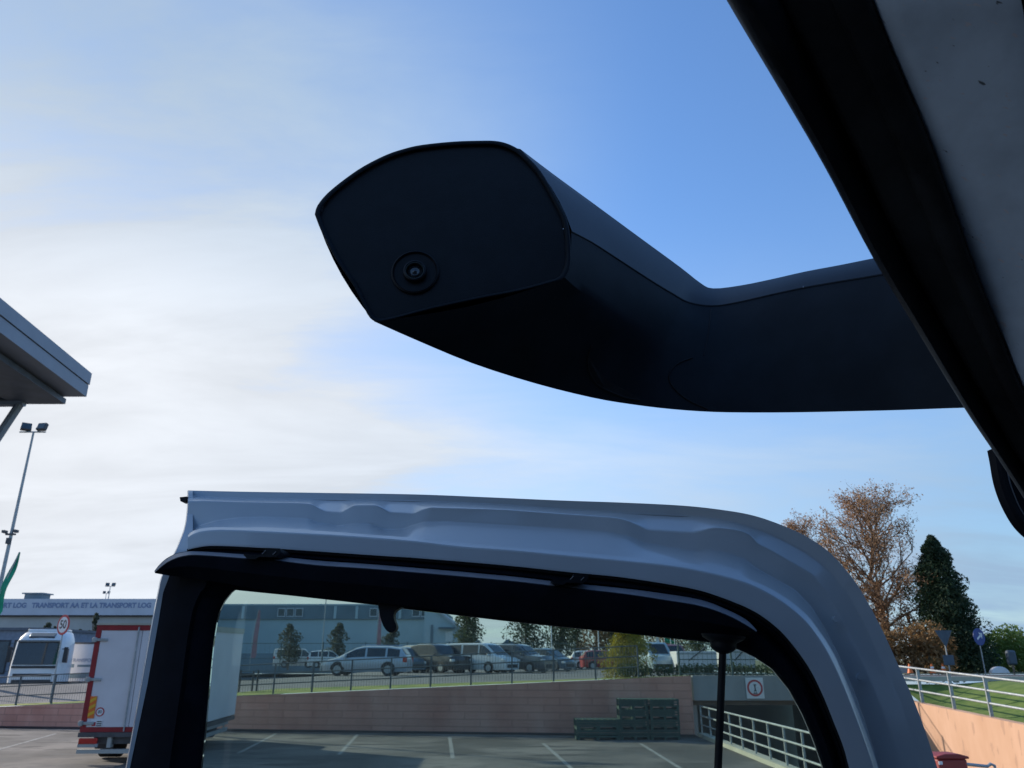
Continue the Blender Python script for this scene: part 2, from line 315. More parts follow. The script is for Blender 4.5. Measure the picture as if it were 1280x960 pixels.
# bridge
t_ = thing('bridge', 'grey concrete bridge beam over the dark underpass at the ramp end', 'bridge', (10.4, 31, 0)); off = t_.location
b = MB(); b.box((10.6, 30.95, 1.62), (7.7, .35, .86)); b.build('parapet', M['concrete'], t_, off, smooth=0)
b = MB(); b.box((10.6, 36.9, 1.60), (7.7, 11.5, .45)); b.build('deck', M['soffit'], t_, off, smooth=0)
b = MB(); b.box((10.6, 31.4, 1.12), (7.7, .5, .22)); b.build('edge_beam', M['soffit'], t_, off, smooth=0)
b = MB(); b.box((6.78, 36.8, -.8), (.3, 11.2, 4.3)); b.box((14.42, 36.8, -.8), (.3, 11.2, 4.3)); b.box((10.6, 43.2, -.8), (7.9, .3, 4.4)); b.build('abutment', M['concrete'], t_, off, smooth=0)
def fence(name, label, base, hts, mt, post=(.06, .06), hgt=1.15, rail=.022, cat='fence', panel=None, step=1, prad=.006):
    t_ = thing(name, label, cat, base[0]); off = t_.location; up = Vector((0, 0, 1))
    for p in base[::step]:
        b = MB(); b.box(Vector(p) + up * (hgt / 2 + .01), (post[0], post[1], hgt)); b.build('post', mt, t_, off, smooth=0)
    for h in hts:
        b = MB(); b.tube([Vector(p) + up * h for p in base], rail, 8); b.build('rail', mt, t_, off)
    if panel:
        b = MB(); n = int((Vector(base[-1]) - Vector(base[0])).length / panel)
        for i in range(n + 1):
            f = i / n * (len(base) - 1); k = min(int(f), len(base) - 2); p = Vector(base[k]).lerp(Vector(base[k + 1]), f - k); b.tube([p + up * .12, p + up * (hgt - .03)], prad, 4)
        b.build('mesh_panel', mt, t_, off, smooth=0)
    return t_
xp = [-40 + 1.6 * i for i in range(29)]
fence('post_and_rail_fence', 'dark grey post and rail fence on top of the pink wall', [(x, YW(x) + .35, zup(x, YW(x) + .35)) for x in xp], (.40, .78, 1.16), M['fencegrey'], panel=.11, prad=.006)
fence('ramp_fence', 'galvanised three rail fence standing on the peach wall', [(14.32, y, ZT(y) + .03) for y in [31 - 2.02 * i for i in range(9)]], (.38, .74, 1.12), M['galv'], post=(.10, .05), hgt=1.12, rail=.034)
fence('ramp_railing', 'pale metal railing on the kerb between yard and ramp', [(6.85, 30.3 - 1.3 * i, .12) for i in range(14)], (.28, .58, .90), M['galv'], post=(.05, .05), hgt=.90, rail=.028, cat='railing')
fence('mesh_fence', 'green mesh fence along the bridge edge below the white trailers', [(6.4 + 2.0 * i, 31.3, 2.0) for i in range(5)], (.1, .62, 1.2), M['fencegreen'], hgt=1.25, rail=.018, panel=.18)
fence('tall_mesh_fence', 'tall dark mesh fence in front of the blue grey hall', [(-40 + 3.2 * i, 62, 1.7) for i in range(15)], (.1, 1.0, 2.1), M['fencegreen'], hgt=2.2, rail=.02, panel=.35)
# ================================================================ VEGETATION
def leaves(b, centers, n, size, squash=1, seed=0):
    rnd = random.Random(seed)
    for i in range(n):
        c, r = centers[rnd.randrange(len(centers))]
        while True:
            d = Vector((rnd.uniform(-1, 1), rnd.uniform(-1, 1), rnd.uniform(-1, 1)))
            if .05 < d.length < 1: break
        d = d.normalized() * (d.length ** .6)
        p = Vector(c) + Vector((d.x * r[0], d.y * r[1], d.z * r[2])); s = size * rnd.uniform(.6, 1.4)
        a = Vector((rnd.gauss(0, 1), rnd.gauss(0, 1), rnd.gauss(0, 1))).normalized(); q = a.orthogonal().normalized(); e = a.cross(q) * s; q = q * s * .6
        b.add([p - e, p + q * .8, p + e, p - q * .8], [(0, 1, 2, 3)])
def shrub(name, label, cat, loc, h, wd, m, n, size, seed, clumps=14, trunkh=.25, conical=False, group=None, dp=None, bark='bark'):
    t_ = thing(name, label, cat, loc, 0, group); rnd = random.Random(seed); dp = dp or wd
    b = MB(); b.tube([(0, 0, -.1), (rnd.uniform(-.03, .03) * h, 0, h * .45), (0, rnd.uniform(-.03, .03) * h, h * .9)], [h * .022 + .02, h * .015 + .01, .01], 8)
    for i in range(8):
        a = rnd.uniform(0, 6.28); z0 = h * rnd.uniform(trunkh, .7); k = .32 * (1 - z0 / h * .8 if conical else 1)
        b.tube([(0, 0, z0), (math.cos(a) * wd * k * .5, math.sin(a) * dp * k * .5, z0 + h * .07), (math.cos(a) * wd * k, math.sin(a) * dp * k, z0 + h * .2)], [h * .009 + .01, h * .005, .006], 5)
    b.build('trunk', M[bark], t_)
    cs = []
    for i in range(clumps):
        f = (i + .5) / clumps; z0 = h * (trunkh + (1 - trunkh) * f * .95); a = rnd.uniform(0, 6.28)
        prof = (1 - f) ** .62 + .07 if conical else math.sin(math.pi * min(.93, f * .8 + .2)) ** .6
        rr = wd / 2 * prof; q = rnd.uniform(.15, .65) * rr
        s = rnd.uniform(.42, .7) * max(rr, wd * .1)
        cs.append(((math.cos(a) * q, math.sin(a) * q * dp / wd, z0), (s, s * dp / wd, s * .8)))
    if conical:
        for i in range(40): f = (i + .5) / 40; q = wd * .46 * ((1 - f) ** .62 * .95 + .05); cs.append(((0, 0, h * (trunkh + (1 - trunkh) * f * .97)), (q, q, h * .035)))
    b = MB(); leaves(b, cs, n, size, seed=seed); b.build('crown', m, t_, smooth=0, normals=False); return t_
def hedge(name, label, x0, x1, y, z0, h, d, m, n, size, seed, cat='hedge'):
    t_ = thing(name, label, cat, ((x0 + x1) / 2, y, z0)); rnd = random.Random(seed); W = x1 - x0; cs = []
    k = max(6, int(W / h * 3.2))
    for i in range(k):
        cx_ = -W / 2 + W * (i + .5) / k + rnd.uniform(-.1, .1) * h; hh = h * rnd.uniform(.8, 1.05)
        if i % 3 == 0 or h > 1: b = MB(); b.tube([(cx_, 0, -.1), (cx_ + rnd.uniform(-.1, .1) * h, 0, hh * .7)], [.03 * h, .01 * h], 5); b.build('stem', M['bark'], t_)
        cs.append(((cx_, rnd.uniform(-.2, .2) * d, hh * .68), (h * .42, d * .45, hh * .32))); cs.append(((cx_ + rnd.uniform(-.15, .15) * h, rnd.uniform(-.2, .2) * d, hh * .3), (h * .4, d * .5, hh * .32)))
    b = MB(); leaves(b, cs, n, size, seed=seed); b.build('foliage', m, t_, smooth=0, normals=False); return t_
def bare_tree(name, label, loc, h, wd, m, seed, nleaf=5200, size=.07, group=None):
    t_ = thing(name, label, 'tree', loc, 0, group); rnd = random.Random(seed); b = MB(); tips = []
    lead = [Vector((0, 0, -.1))]
    for i in range(1, 13): lead.append(Vector((rnd.uniform(-.02, .02) * h + lead[-1].x * .8, rnd.uniform(-.02, .02) * h, h * .97 * i / 12)))
    b.tube(lead, [h * .019 * (1 - i / 13.5) ** .9 for i in range(13)], 8)
    def twig(p, d, ln, r, k):
        pts = [p]; q = p
        for j in range(3):
            d = (d + Vector((rnd.gauss(0, .16), rnd.gauss(0, .16), .10 + rnd.gauss(0, .08)))).normalized(); q = q + d * ln / 3; pts.append(q)
            if k > 0:
                for w_ in range(2 if k > 1 else rnd.choice((1, 2))):
                    a = rnd.uniform(0, 6.28); ax = Matrix.Rotation(a, 3, d) @ d.orthogonal().normalized(); sp_ = rnd.uniform(.4, .8); twig(q, (d * math.cos(sp_) + ax * math.sin(sp_)).normalized(), ln * rnd.uniform(.4, .6), r * .5, k - 1)
            tips.append((q, k))
        b.tube(pts, [r, r * .8, r * .6, r * .35], 5 if k > 1 else 3, caps=False)
    nl = 44
    for i in range(nl):
        f = .16 + .82 * (i + .5) / nl; prof = (math.sin(math.pi * min(1, (f - .05) * .98) ** .85)) ** .6 + .05
        a = i * 2.4 + rnd.uniform(-.4, .4); el = rnd.uniform(.35, .75) + f * .35; d = Vector((math.cos(a) * math.cos(el), math.sin(a) * math.cos(el), math.sin(el)))
        k = f * 12; j = min(11, int(k)); p = lead[j].lerp(lead[j + 1], k - j); twig(p, d, wd * .5 * prof * rnd.uniform(.85, 1.1) * .92, h * .0085 * (1.1 - f * .7), 2)
    ww = sorted(abs(p.x) for p, l in tips)[int(len(tips) * .985)] / (wd / 2); zz_ = max(p.z for p, l in tips) / h
    b.v = [Vector((p.x / ww, p.y / ww, p.z / zz_)) for p in b.v]; b.build('trunk', M['barkpale'], t_)
    s_ = .026 * h; cs = [(Vector((p.x / ww, p.y / ww, p.z / zz_)), (s_, s_, s_)) for p, l in tips]
    b2 = MB(); leaves(b2, cs, nleaf, size, seed=seed); leaves(b2, [c for c in cs if c[0].z < h * .45], nleaf // 3, size, seed=seed + 1); b2.build('crown', m, t_, smooth=0, normals=False); return t_
bare_tree('plane_tree', 'tall half bare brown leaved tree beside the dark cypress', (ux(1114, 50), 50, 1.9), 11.8, 6.6, M['lbrown'], 11, 17000, .068)
bare_tree('plane_tree', 'smaller half bare brown tree rising just behind the open door', (ux(1018, 54), 54, 1.9), 10.6, 5.2, M['lbrown'], 23, 9000, .068)
shrub('cypress_tree', 'dark green cone shaped cypress behind the roundabout signs', 'tree', (ux(1194, 47), 47, 1.9), 7.9, 4.7, M['ldark'], 34000, .09, 5, clumps=60, trunkh=.02, conical=True)
hedge('tall_hedge', 'bright green tall hedge right of the cypress', ux(1212, 50), ux(1390, 50), 50, 1.9, 2.75, 2.4, M['lhedge'], 15000, .10, 9)
hedge('rusty_hedge', 'rust brown hedge below the tall bare tree', ux(1085, 45), ux(1182, 45), 45, 1.9, 2.7, 1.8, M['lrust'], 6500, .10, 10)
hedge('box_hedge', 'low dark hedge running along the top of the bridge', 4.2, 13.8, 32.0, 2.0, .50, .6, M['ltop'], 5200, .05, 12)
shrub('round_bush', 'rounded yellow green bush at the right end of the pink wall fence', 'bush', (ux(784, 33.5), 33.5, 1.95), 2.0, 2.2, M['lyellow'], 11000, .045, 3, clumps=30, trunkh=.02)
for i, (u, Y, h, wd, lb) in enumerate(((360, 88, 4.7, 3.0, 'small bushy street tree, leftmost in front of the blue grey hall'), (420, 88, 4.8, 2.5, 'small pointed street tree between the two pink flags, above the silver car'),
        (487, 88, 4.4, 2.4, 'small street tree half hidden behind the black hook in the window'))):
    shrub('street_tree', lb, 'tree', (ux(u, Y), Y, 1.7), h, wd, M['lgrey'], 2200, .12, 30 + i, clumps=18, trunkh=.2, group='small trees in front of the hall')
for i, (u, Y, h, wd, key, lb) in enumerate(((583, 84, 6.3, 3.4, 'lolive', 'open dark pine right of the gabled hall'), (658, 86, 6.2, 4.6, 'ldark', 'dark spreading conifer standing alone in the bright gap'),
        (700, 92, 6.9, 4.2, 'ldark', 'dark conifer left of the far wood'), (722, 96, 7.8, 4.2, 'lolive', 'tall olive tree in the far wood above the parked cars'), (745, 92, 8.2, 4.4, 'lrust', 'brown tree in the far wood left of the yellow bush'),
        (768, 97, 8.4, 5, 'ldark', 'tall dark tree directly behind the yellow green bush'), (800, 95, 6.8, 5, 'lrust', 'reddish tree behind the right edge of the yellow green bush'), (838, 98, 6.6, 5.5, 'lrust', 'brown bushy tree behind the white trailers'),
        (872, 104, 5.2, 5, 'lolive', 'olive tree above the longer white trailer'), (925, 108, 4.8, 6, 'lolive', 'olive tree behind the shorter white trailer'))):
    shrub('far_tree', lb, 'tree', (ux(u, Y), Y, 1.8), h, wd, M[key], 4200, .13, 50 + i, clumps=30, trunkh=.22 if i != 1 else .12, group='trees beyond the upper yard')
for i, (u, Y, h, wd, lb) in enumerate(((52, 80, 5.0, 1.7, 'small bushy tree above the white lorry cab'), (60, 82, 4.8, .9, 'thin small tree just left of the fifty sign'), (92, 80, 4.4, .9, 'tiny dark tree right of the fifty sign'), (104, 80, 4.3, .9, 'tiny round tree left of the box truck top'), (111, 78, 5.9, 1.2, 'slim tall tree left of the red framed truck'))):
    shrub('young_tree', lb, 'tree', (ux(u, Y), Y, .5), h + .7, wd, M['lgrey'], 900, .12, 80 + i, clumps=8, trunkh=.55, group='young trees along the warehouse')
# ================================================================ BUILDINGS
def bbox(b, x0, x1, y0, y1, z0, z1, mi=0): b.box(((x0 + x1) / 2, (y0 + y1) / 2, (z0 + z1) / 2), (x1 - x0, y1 - y0, z1 - z0), mi)
def ztop(v, Y): return P(640, v, Y).z
def text_mesh(txt, size, m, parent, loc, rot, name='lettering', ext=.01, align='CENTER', bold=0):
    cu = bpy.data.curves.new('t', 'FONT'); cu.body = txt; cu.size = size; cu.extrude = ext; cu.align_x = align; cu.align_y = 'CENTER'; cu.offset = bold
    o = bpy.data.objects.new('t', cu); COL.objects.link(o); bpy.context.view_layer.update(); me = bpy.data.meshes.new_from_object(o); bpy.data.objects.remove(o)
    me.materials.clear(); me.materials.append(m); q = bpy.data.objects.new(name, me); COL.objects.link(q); q.parent = parent; q.location = loc; q.rotation_euler = rot; return q
Y = 105
x0, x1 = -82, ux(236, Y, 8); t_ = thing('warehouse', 'long pale warehouse with blue lettering along its fascia', 'building', ((x0 + x1) / 2, Y, 1.2)); off = t_.location
zt_ = ztop(749, Y)
b = MB(); bbox(b, x0, x1, Y, Y + 30, .2, zt_ - 2.2); b.build('wall', M['bwallL'], t_, off, smooth=0)
b = MB(); bbox(b, x0 - .3, x1 + .3, Y - .7, Y + 30.3, zt_ - 2.05, zt_); b.build('fascia', M['fascia'], t_, off, smooth=0)
b = MB(); bbox(b, x0 - .2, x1 + .2, Y - .5, Y + 30, zt_ - 2.2, zt_ - 2.05); b.build('gutter', M['darkmetal'], t_, off, smooth=0)
b = MB(); xx = ux(33, Y, 9); bbox(b, xx - 1.2, xx + 1.1, Y + 1, Y + 3, zt_, zt_ + .75); bbox(b, xx - 1.5, xx + 1.4, Y + .8, Y + 3.2, zt_ + .75, zt_ + .9); b.build('roof_vent', M['bband'], t_, off, smooth=0)
text_mesh('E ET LA TRANSPORT LOG   TRANSPORT AA ET LA TRANSPORT LOG   TRANSPORT AA', .85, M['letter'], t_, Vector((ux(100, Y, 9), Y - .72, zt_ - .85)) - off, (R(90), 0, 0), bold=.04)
for i in range(4):
    b = MB(); xx = -78 + i * 8.4; bbox(b, xx, xx + 4.5, Y - .06, Y, 1.5, 5.6); b.build('loading_door', M['fascia'], t_, off, smooth=0)
xa, xb = ux(238, 112, 8), ux(541, 112, 8); Y = 112; t_ = thing('warehouse', 'blue grey hall with dark upper band and framed windows', 'building', ((xa + xb) / 2, Y, 1.7)); off = t_.location
zt_ = ztop(757, Y); zb_ = ztop(774, Y)
b = MB(); bbox(b, xa, xb, Y, Y + 35, 1, zb_); b.build('wall', M['bwall'], t_, off, smooth=0)
b = MB(); bbox(b, xa - .2, xb + .2, Y - .3, Y + 35.2, zb_, zt_); b.build('upper_band', M['bband'], t_, off, smooth=0)
b = MB(); bbox(b, xa - .2, xb + .2, Y - .34, Y + 35.2, zt_, zt_ + .2); b.build('parapet_trim', M['bwall'], t_, off, smooth=0)
for u in (352, 363, 374, 520, 531, 467, 478):
    xx = ux(u, Y, 8); b = MB()
    for q in ((-.55, -.45), (.45, .55)): bbox(b, xx + q[0], xx + q[1], Y - .42, Y - .3, zb_ + .3, zt_ - .35)
    bbox(b, xx - .45, xx + .45, Y - .42, Y - .3, zb_ + .3, zb_ + .42); bbox(b, xx - .45, xx + .45, Y - .42, Y - .3, zt_ - .47, zt_ - .35); fr_ = b.build('window', M['fascia'], t_, off, smooth=0)
    b = MB(); bbox(b, xx - .45, xx + .45, Y - .36, Y - .31, zb_ + .42, zt_ - .47); b.build('pane', M['glasslight'], fr_, off, smooth=0)
for u in (304, 419, 446, 500): b = MB(); xx = ux(u, Y, 8); bbox(b, xx - .18, xx + .18, Y - .42, Y - .3, zb_ + .05, zt_ - .1); b.build('band_post', M['bwall'], t_, off, smooth=0)
b = MB(); bbox(b, xa, xb, Y - 8, Y - 7.6, 1, 3.4); tag(b.build('boundary_wall', M['bband'], smooth=0), 'low dark wall along the foot of the blue grey hall', 'wall')
Y = 100; t_ = thing('gabled_hall', 'pale blue gabled hall with sloping roof right of the long hall', 'building', (ux(560, Y), Y, 1.8)); off = t_.location
pa, pb, pc = P(531, 758, Y), P(549, 765, Y), P(590, 800, Y)
b = MB(); b.prism([Vector((pa.x, Y, 1)), Vector((pc.x, Y, 1)), pc, pb, pa], (0, 22, 0)); b.build('wall', M['bwall'], t_, off, smooth=0)
b = MB(); b.prism([pb + Vector((-.2, -.3, .02)), pc + Vector((.3, -.3, -.1)), pc + Vector((.3, -.3, .2)), pb + Vector((-.2, -.3, .35))], (0, 22.6, 0)); b.build('roof', M['fascia'], t_, off, smooth=0)
b = MB(); bbox(b, ux(547, Y), ux(568, Y), Y - .8, Y - .05, ztop(786, Y), ztop(784, Y)); b.build('door_canopy', M['bband'], t_, off, smooth=0)
b = MB(); bbox(b, ux(556, Y), ux(565, Y), Y - .08, Y - .01, ztop(802, Y), ztop(789, Y)); b.build('window', M['headlight'], t_, off, smooth=0)
b = MB(); bbox(b, ux(537, Y), ux(540, Y), Y - .12, Y - .01, 1.8, ztop(781, Y)); b.build('downpipe', M['bband'], t_, off, smooth=0)
Y = 130; t_ = thing('distant_house', 'small distant building with pitched roof in the bright gap between the trees', 'building', (ux(640, Y), Y, 1.8)); off = t_.location
b = MB(); bbox(b, ux(600, Y), ux(652, Y), Y, Y + 12, 1, ztop(808, Y)); b.build('wall', M['bwallL'], t_, off, smooth=0)
b = MB(); b.prism([P(623, 808, Y - .3), P(654, 808, Y - .3), P(634, 799, Y - .3)], (0, 12.5, 0)); b.build('roof', M['bband'], t_, off, smooth=0)
# low building far left
Y = 62; t_ = thing('low_building', 'low slate blue office block with tall windows behind the white lorry', 'building', (ux(0, Y), Y, 1.1)); off = t_.location
xa, xb = ux(-110, Y), ux(46, Y); zt_ = ztop(788, Y)
b = MB(); bbox(b, xa, xb, Y, Y + 12, .2, zt_); b.build('wall', M['lowbuild'], t_, off, smooth=0)
b = MB(); bbox(b, xa - .15, xb + .15, Y - .2, Y + 12.2, zt_, zt_ + .2); b.build('roof_edge', M['canopy2'], t_, off, smooth=0)
for u in (-80, -55, -28, -3, 20):
    b = MB(); xx = ux(u, Y); bbox(b, xx - .5, xx + .6, Y - .05, Y - .005, 1.6, ztop(800, Y)); fr_ = b.build('window', M['darkmetal'], t_, off, smooth=0)
    b = MB(); bbox(b, xx - .4, xx + .5, Y - .07, Y - .052, 1.7, ztop(802, Y)); b.build('pane', M['glasslight'], fr_, off, smooth=0)
# canopy at the left edge
t_ = thing('canopy_roof', 'dark blue grey canopy roof with boarded soffit jutting in at the left edge', 'canopy', (-11, 15, 0)); off = t_.location
Yc = 15.0; c1 = P(115, 467, Yc); c2 = P(114, 481, Yc); c3 = P(109, 496, Yc); dv = Vector((-.098 * 1, -1, 0)); dv = Vector((.098, -1, 0)); dv = Vector(((ux(548, 1000) / 1000), 1, 0)).normalized() * -1
ln = 17
def eave(p, d1, z0, z1, x0, x1, m, name):
    b = MB(); a = [p + Vector((x0, d1, z0)), p + Vector((x1, d1, z0)), p + Vector((x1, d1, z1)), p + Vector((x0, d1, z1))]; b.prism(a, dv * ln); return b.build(name, m, t_, off, smooth=0)
hgt1 = c1.z - c2.z; hgt2 = c2.z - c3.z
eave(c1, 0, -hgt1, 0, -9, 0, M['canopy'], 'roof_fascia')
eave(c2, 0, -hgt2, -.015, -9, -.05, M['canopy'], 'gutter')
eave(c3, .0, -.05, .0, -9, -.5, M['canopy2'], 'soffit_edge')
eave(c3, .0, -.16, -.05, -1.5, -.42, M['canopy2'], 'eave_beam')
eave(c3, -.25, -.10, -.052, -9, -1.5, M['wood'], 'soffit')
b = MB(); p0 = c3 + Vector((-1.25, -.1, -.1)); b.tube([p0, p0 + Vector((-.75, -.2, -2.2)), p0 + Vector((-1.3, -.3, -6.9))], .085, 10); b.tube([p0 + Vector((.05, 0, -.05)), p0 + Vector((-1.7, -.2, -.12))], .10, 8); b.build('strut', M['canopy'], t_, off)
b = MB(); b.box((c3.x - 5, 8, 3.8), (.3, 12, 7.6)); b.build('side_wall', M['lowbuild'], t_, off, smooth=0)
# ================================================================ POLES, FLAGS, SIGNS
def flood_pole(label, u, Y, vt, r, zb, sc=1, small=False, group=None):
    top = P(u, vt, Y); t_ = thing('floodlight_pole', label, 'lamp post', (top.x, Y, zb), 0, group); h = top.z - zb
    b = MB(); b.tube([(0, 0, -.2), (0, 0, h * .5), (0, 0, h)], [r, r * .75, r * .45], 10); b.build('pole', M['galv'], t_)
    b = MB(); b.tube([(-.75 * sc, 0, h), (.65 * sc, 0, h)], .04 * sc, 8); b.build('crossbar', M['galv'], t_)
    for s_, rz in ((-.42, .6), (.45, -.15)):
        Mx = Matrix.Rotation(rz, 3, 'Z') @ Matrix.Rotation(-.35, 3, 'X'); b = MB(); b.box((s_ * sc, -.05, h + .27 * sc), (.52 * sc, .22 * sc, .42 * sc), M=Mx, taper=.92); f_ = b.build('floodlight', M['steel'], t_, bevel=.02 * sc)
        b = MB(); b.box(Vector((s_ * sc, -.05, h + .27 * sc)) + Mx @ Vector((0, -.115 * sc, 0)), (.44 * sc, .01, .34 * sc), M=Mx); b.build('lens', M['glasslight'], f_)
    if not small:
        zc = P(u, 668, Y).z - zb
        b = MB(); b.box((0, -.05, zc), (.5, .12, .09)); b.box((-.3, -.1, zc + .12), (.16, .3, .14)); b.box((.26, -.1, zc + .15), (.16, .3, .14)); b.box((0, -.1, zc - .35), (.18, .2, .3)); b.build('camera_bracket', M['steel'], t_, bevel=.01)
    return t_
flood_pole('tall lamp post with twin square floodlights at the left edge', 42, 40, 540, .12, 1.2)
flood_pole('small distant twin floodlight post above the warehouse roof', 138, 112, 733, .12, 1.6, 1.0, True)
flood_pole('second small distant light post left of the other above the warehouse', 133, 125, 742, .10, 1.6, .8, True)
def pole(label, u, v, Y, zb, r=.06, m='galv', name='pole', cat='pole'):
    p = P(u, v, Y); b = MB(); b.tube([(0, 0, -.1), (0, 0, p.z - zb)], [r, r * .6], 8); o = b.build(name, M[m]); o.location = (p.x, Y, zb); return tag(o, label, cat)
pole('thin lamp mast rising above the blue grey hall roof', 408, 745, 70, 1.7)
pole('thin mast in front of the far wood', 747, 772, 80, 1.8, m='white'); pole('thin pale mast left of the far wood', 689, 782, 75, 1.8, .07, 'white')
def flag(name, label, u, v0, v1, Y, m, zb, wd, lean=0):
    p = P(u, v1, Y); q = P(u, v0, Y); h = q.z - zb; t_ = thing(name, label, 'flag', (p.x, Y, zb), 0)
    b = MB(); b.tube([(0, 0, -.1), (0, 0, h * .6), (lean * h * .9, 0, h)], .03, 8); b.build('pole', M['galv'], t_)
    zl = p.z - zb; n = 14; a = []; c = []
    for i in range(n + 1):
        f = i / n; z = zl + (h - zl) * f; xo = lean * h * .9 * max(0, (f - .1)) ** 1.5; a.append(Vector((xo + .04, .05 * math.sin(f * 9), z))); wv = wd * (1 - .55 * f ** 2) if f > .02 else wd * .75
        c.append(Vector((xo + wv, .10 * math.sin(f * 9 + 1.2), z - .12 * wd)))
    b = MB(); off_ = Vector((0, .012, 0)); b.loft([a, c, [k + off_ for k in c], [k + off_ for k in a]], closed=True, capends=True); b.build('banner', m, t_, smooth=60); return t_
flag('feather_flag', 'green feather flag beside the tall floodlight post', -10, 690, 768, 38, M['flaggreen'], 1.2, .40, .12)
flag('feather_flag', 'slim faded pink feather flag next to the white box truck side', 313, 762, 822, 75, M['flagpink'], 1.7, .5, .06)
flag('feather_flag', 'slim faded pink feather flag left of the black window hook', 470, 764, 812, 75, M['flagpink'], 1.7, .42, .02)
flag('feather_flag', 'white flag pole with pale banner behind the yellow green bush', 821, 796, 815, 80, M['white'], 1.8, .5)
flag('feather_flag', 'short green banner beside the pale banner behind the bush', 831, 797, 803, 80, M['flaggreen'], 1.8, 1.1)
for u, lb in ((838, 'thin mast just right of the green banner'), (843, 'thin mast above the red vehicle behind the bush')): pole(lb, u, 797, 78, 1.8, .06, 'white')
def disc(b, c, r, n, y, th, mi=0, yaw=0): pass
def round_sign(label, u, v, Y, r, zb, yaw, kind, name='road_sign', onwall=False):
    p = P(u, v, Y); t_ = thing(name, label, 'road sign', (p.x, p.y, zb), yaw); h = p.z - zb
    def ring(r_, y0, th, m, nm, par):
        b = MB(); b.prism([Vector((math.cos(2 * math.pi * k / 40) * r_, y0, h + math.sin(2 * math.pi * k / 40) * r_)) for k in range(40)], (0, th, 0)); return b.build(nm, m, par, smooth=0)
    if not onwall: b = MB(); b.tube([(0, .05, -.1), (0, .05, h + r * .8)], .03, 10); b.build('post', M['galv'], t_)
    if kind == '50':
        f_ = ring(r, 0, .02, M['signred'], 'sign_plate', t_); ring(r * .78, -.006, .005, M['white'], 'sign_face', f_); text_mesh('50', r * 1.15, M['signblack'], f_, (0, -.008, h), (R(90), 0, 0), 'numerals', .002, bold=.01 * r * 2)
    if kind == 'height':
        b = MB(); b.box((0, 0, h), (r * 2.25, .03, r * 2.5)); f_ = b.build('sign_plate', M['white'], t_, smooth=0); ring(r, -.022, .006, M['signred'], 'red_ring', f_); ring(r * .76, -.03, .007, M['white'], 'sign_face', f_)
        b = MB()
        for s_ in (-1, 1): b.add([(s_ * r * .12, -.032, h - r * .45), (0 + s_ * r * .28, -.032, h - r * .7), (s_ * -.02, -.032, h - r * .7)], [(0, 1, 2)])
        b.box((0, -.032, h + .02), (r * .16, .003, r * .75)); b.box((0, -.032, h + r * .38), (r * .36, .003, r * .12)); b.box((0, -.032, h - r * .34), (r * .36, .003, r * .12)); b.build('symbol', M['signblack'], f_, smooth=0)
    if kind == 'blue':
        f_ = ring(r, 0, .02, M['signblue'], 'sign_plate', t_)
        b = MB(); Mx = Matrix.Rotation(R(-35), 3, 'Y'); b.box((0, -.004, h), (r * 1.0, .006, r * .22), M=Mx); pts = [Mx @ Vector(q) + Vector((0, -.004, h)) for q in ((r * .75, -.003, 0), (r * .25, -.003, r * .42), (r * .25, -.003, -r * .42))]; b.prism(pts, (0, .006, 0)); b.build('arrow', M['white'], f_, smooth=0)
    return t_
round_sign('round red rimmed fifty speed limit sign above the pink wall fence', 79, 781, 35.5, .43, .9, R(-29), '50')
round_sign('square plate with red ringed clearance sign fixed to the bridge beam', 943.5, 860, 30.74, .29, 1.0, 0, 'height', 'clearance_sign', True)
round_sign('round blue sign with white arrow beside the cypress', 1224, 796, 44, .45, 1.9, R(24), 'blue')
p = P(1180, 794, 43); t_ = thing('road_sign', 'grey back of a give way triangle on a post before the cypress', 'road sign', (p.x, p.y, 1.9), R(8)); h = p.z - 1.9
b = MB(); b.tube([(0, .05, -.1), (0, .05, h + .2)], .035, 8); b.build('post', M['galv'], t_)
b = MB(); b.prism([(-.5, 0, h + .25), (.5, 0, h + .25), (0, 0, h - .62)], (0, .02, 0)); b.build('sign_plate', M['signback'], t_, smooth=0)
b = MB(); b.box((0, -.02, h - 1.25), (.62, .03, .5)); b.build('lower_plate', M['signback'], t_, bevel=.05)
p = P(1264, 822, 44); t_ = thing('bin_post', 'dark rounded box on a short post in front of the tall hedge', 'bin', (p.x, p.y, 1.9)); h = p.z - 1.9
b = MB(); b.box((0, 0, h), (.48, .3, .75)); b.build('box', M['signback'], t_, bevel=.1); b = MB(); b.tube([(0, 0, -.1), (0, 0, h - .3)], .05, 8); b.build('post', M['bark'], t_)
for i, (u, lb) in enumerate(((1138, 'small orange roadwork cone, leftmost below the brown hedge'), (1166, 'orange cone between the brown hedge and the cypress'), (1180, 'orange cone beside the give way post'))):
    t_ = thing('traffic_cone', lb, 'cone', (ux(u, 43.2), 43.2, 1.92), 0, 'orange cones along the road edge')
    b = MB(); b.tube([(0, 0, .04), (0, 0, .22), (0, 0, .5)], [.16, .10, .04], 14); b.build('cone', M['orange'], t_); b = MB(); b.box((0, 0, .02), (.5, .5, .04)); b.build('base', M['darkmetal'], t_)
    b = MB(); b.tube([(0, 0, .26), (0, 0, .36)], [.094, .078], 14, caps=False); b.build('white_band', M['white'], t_)
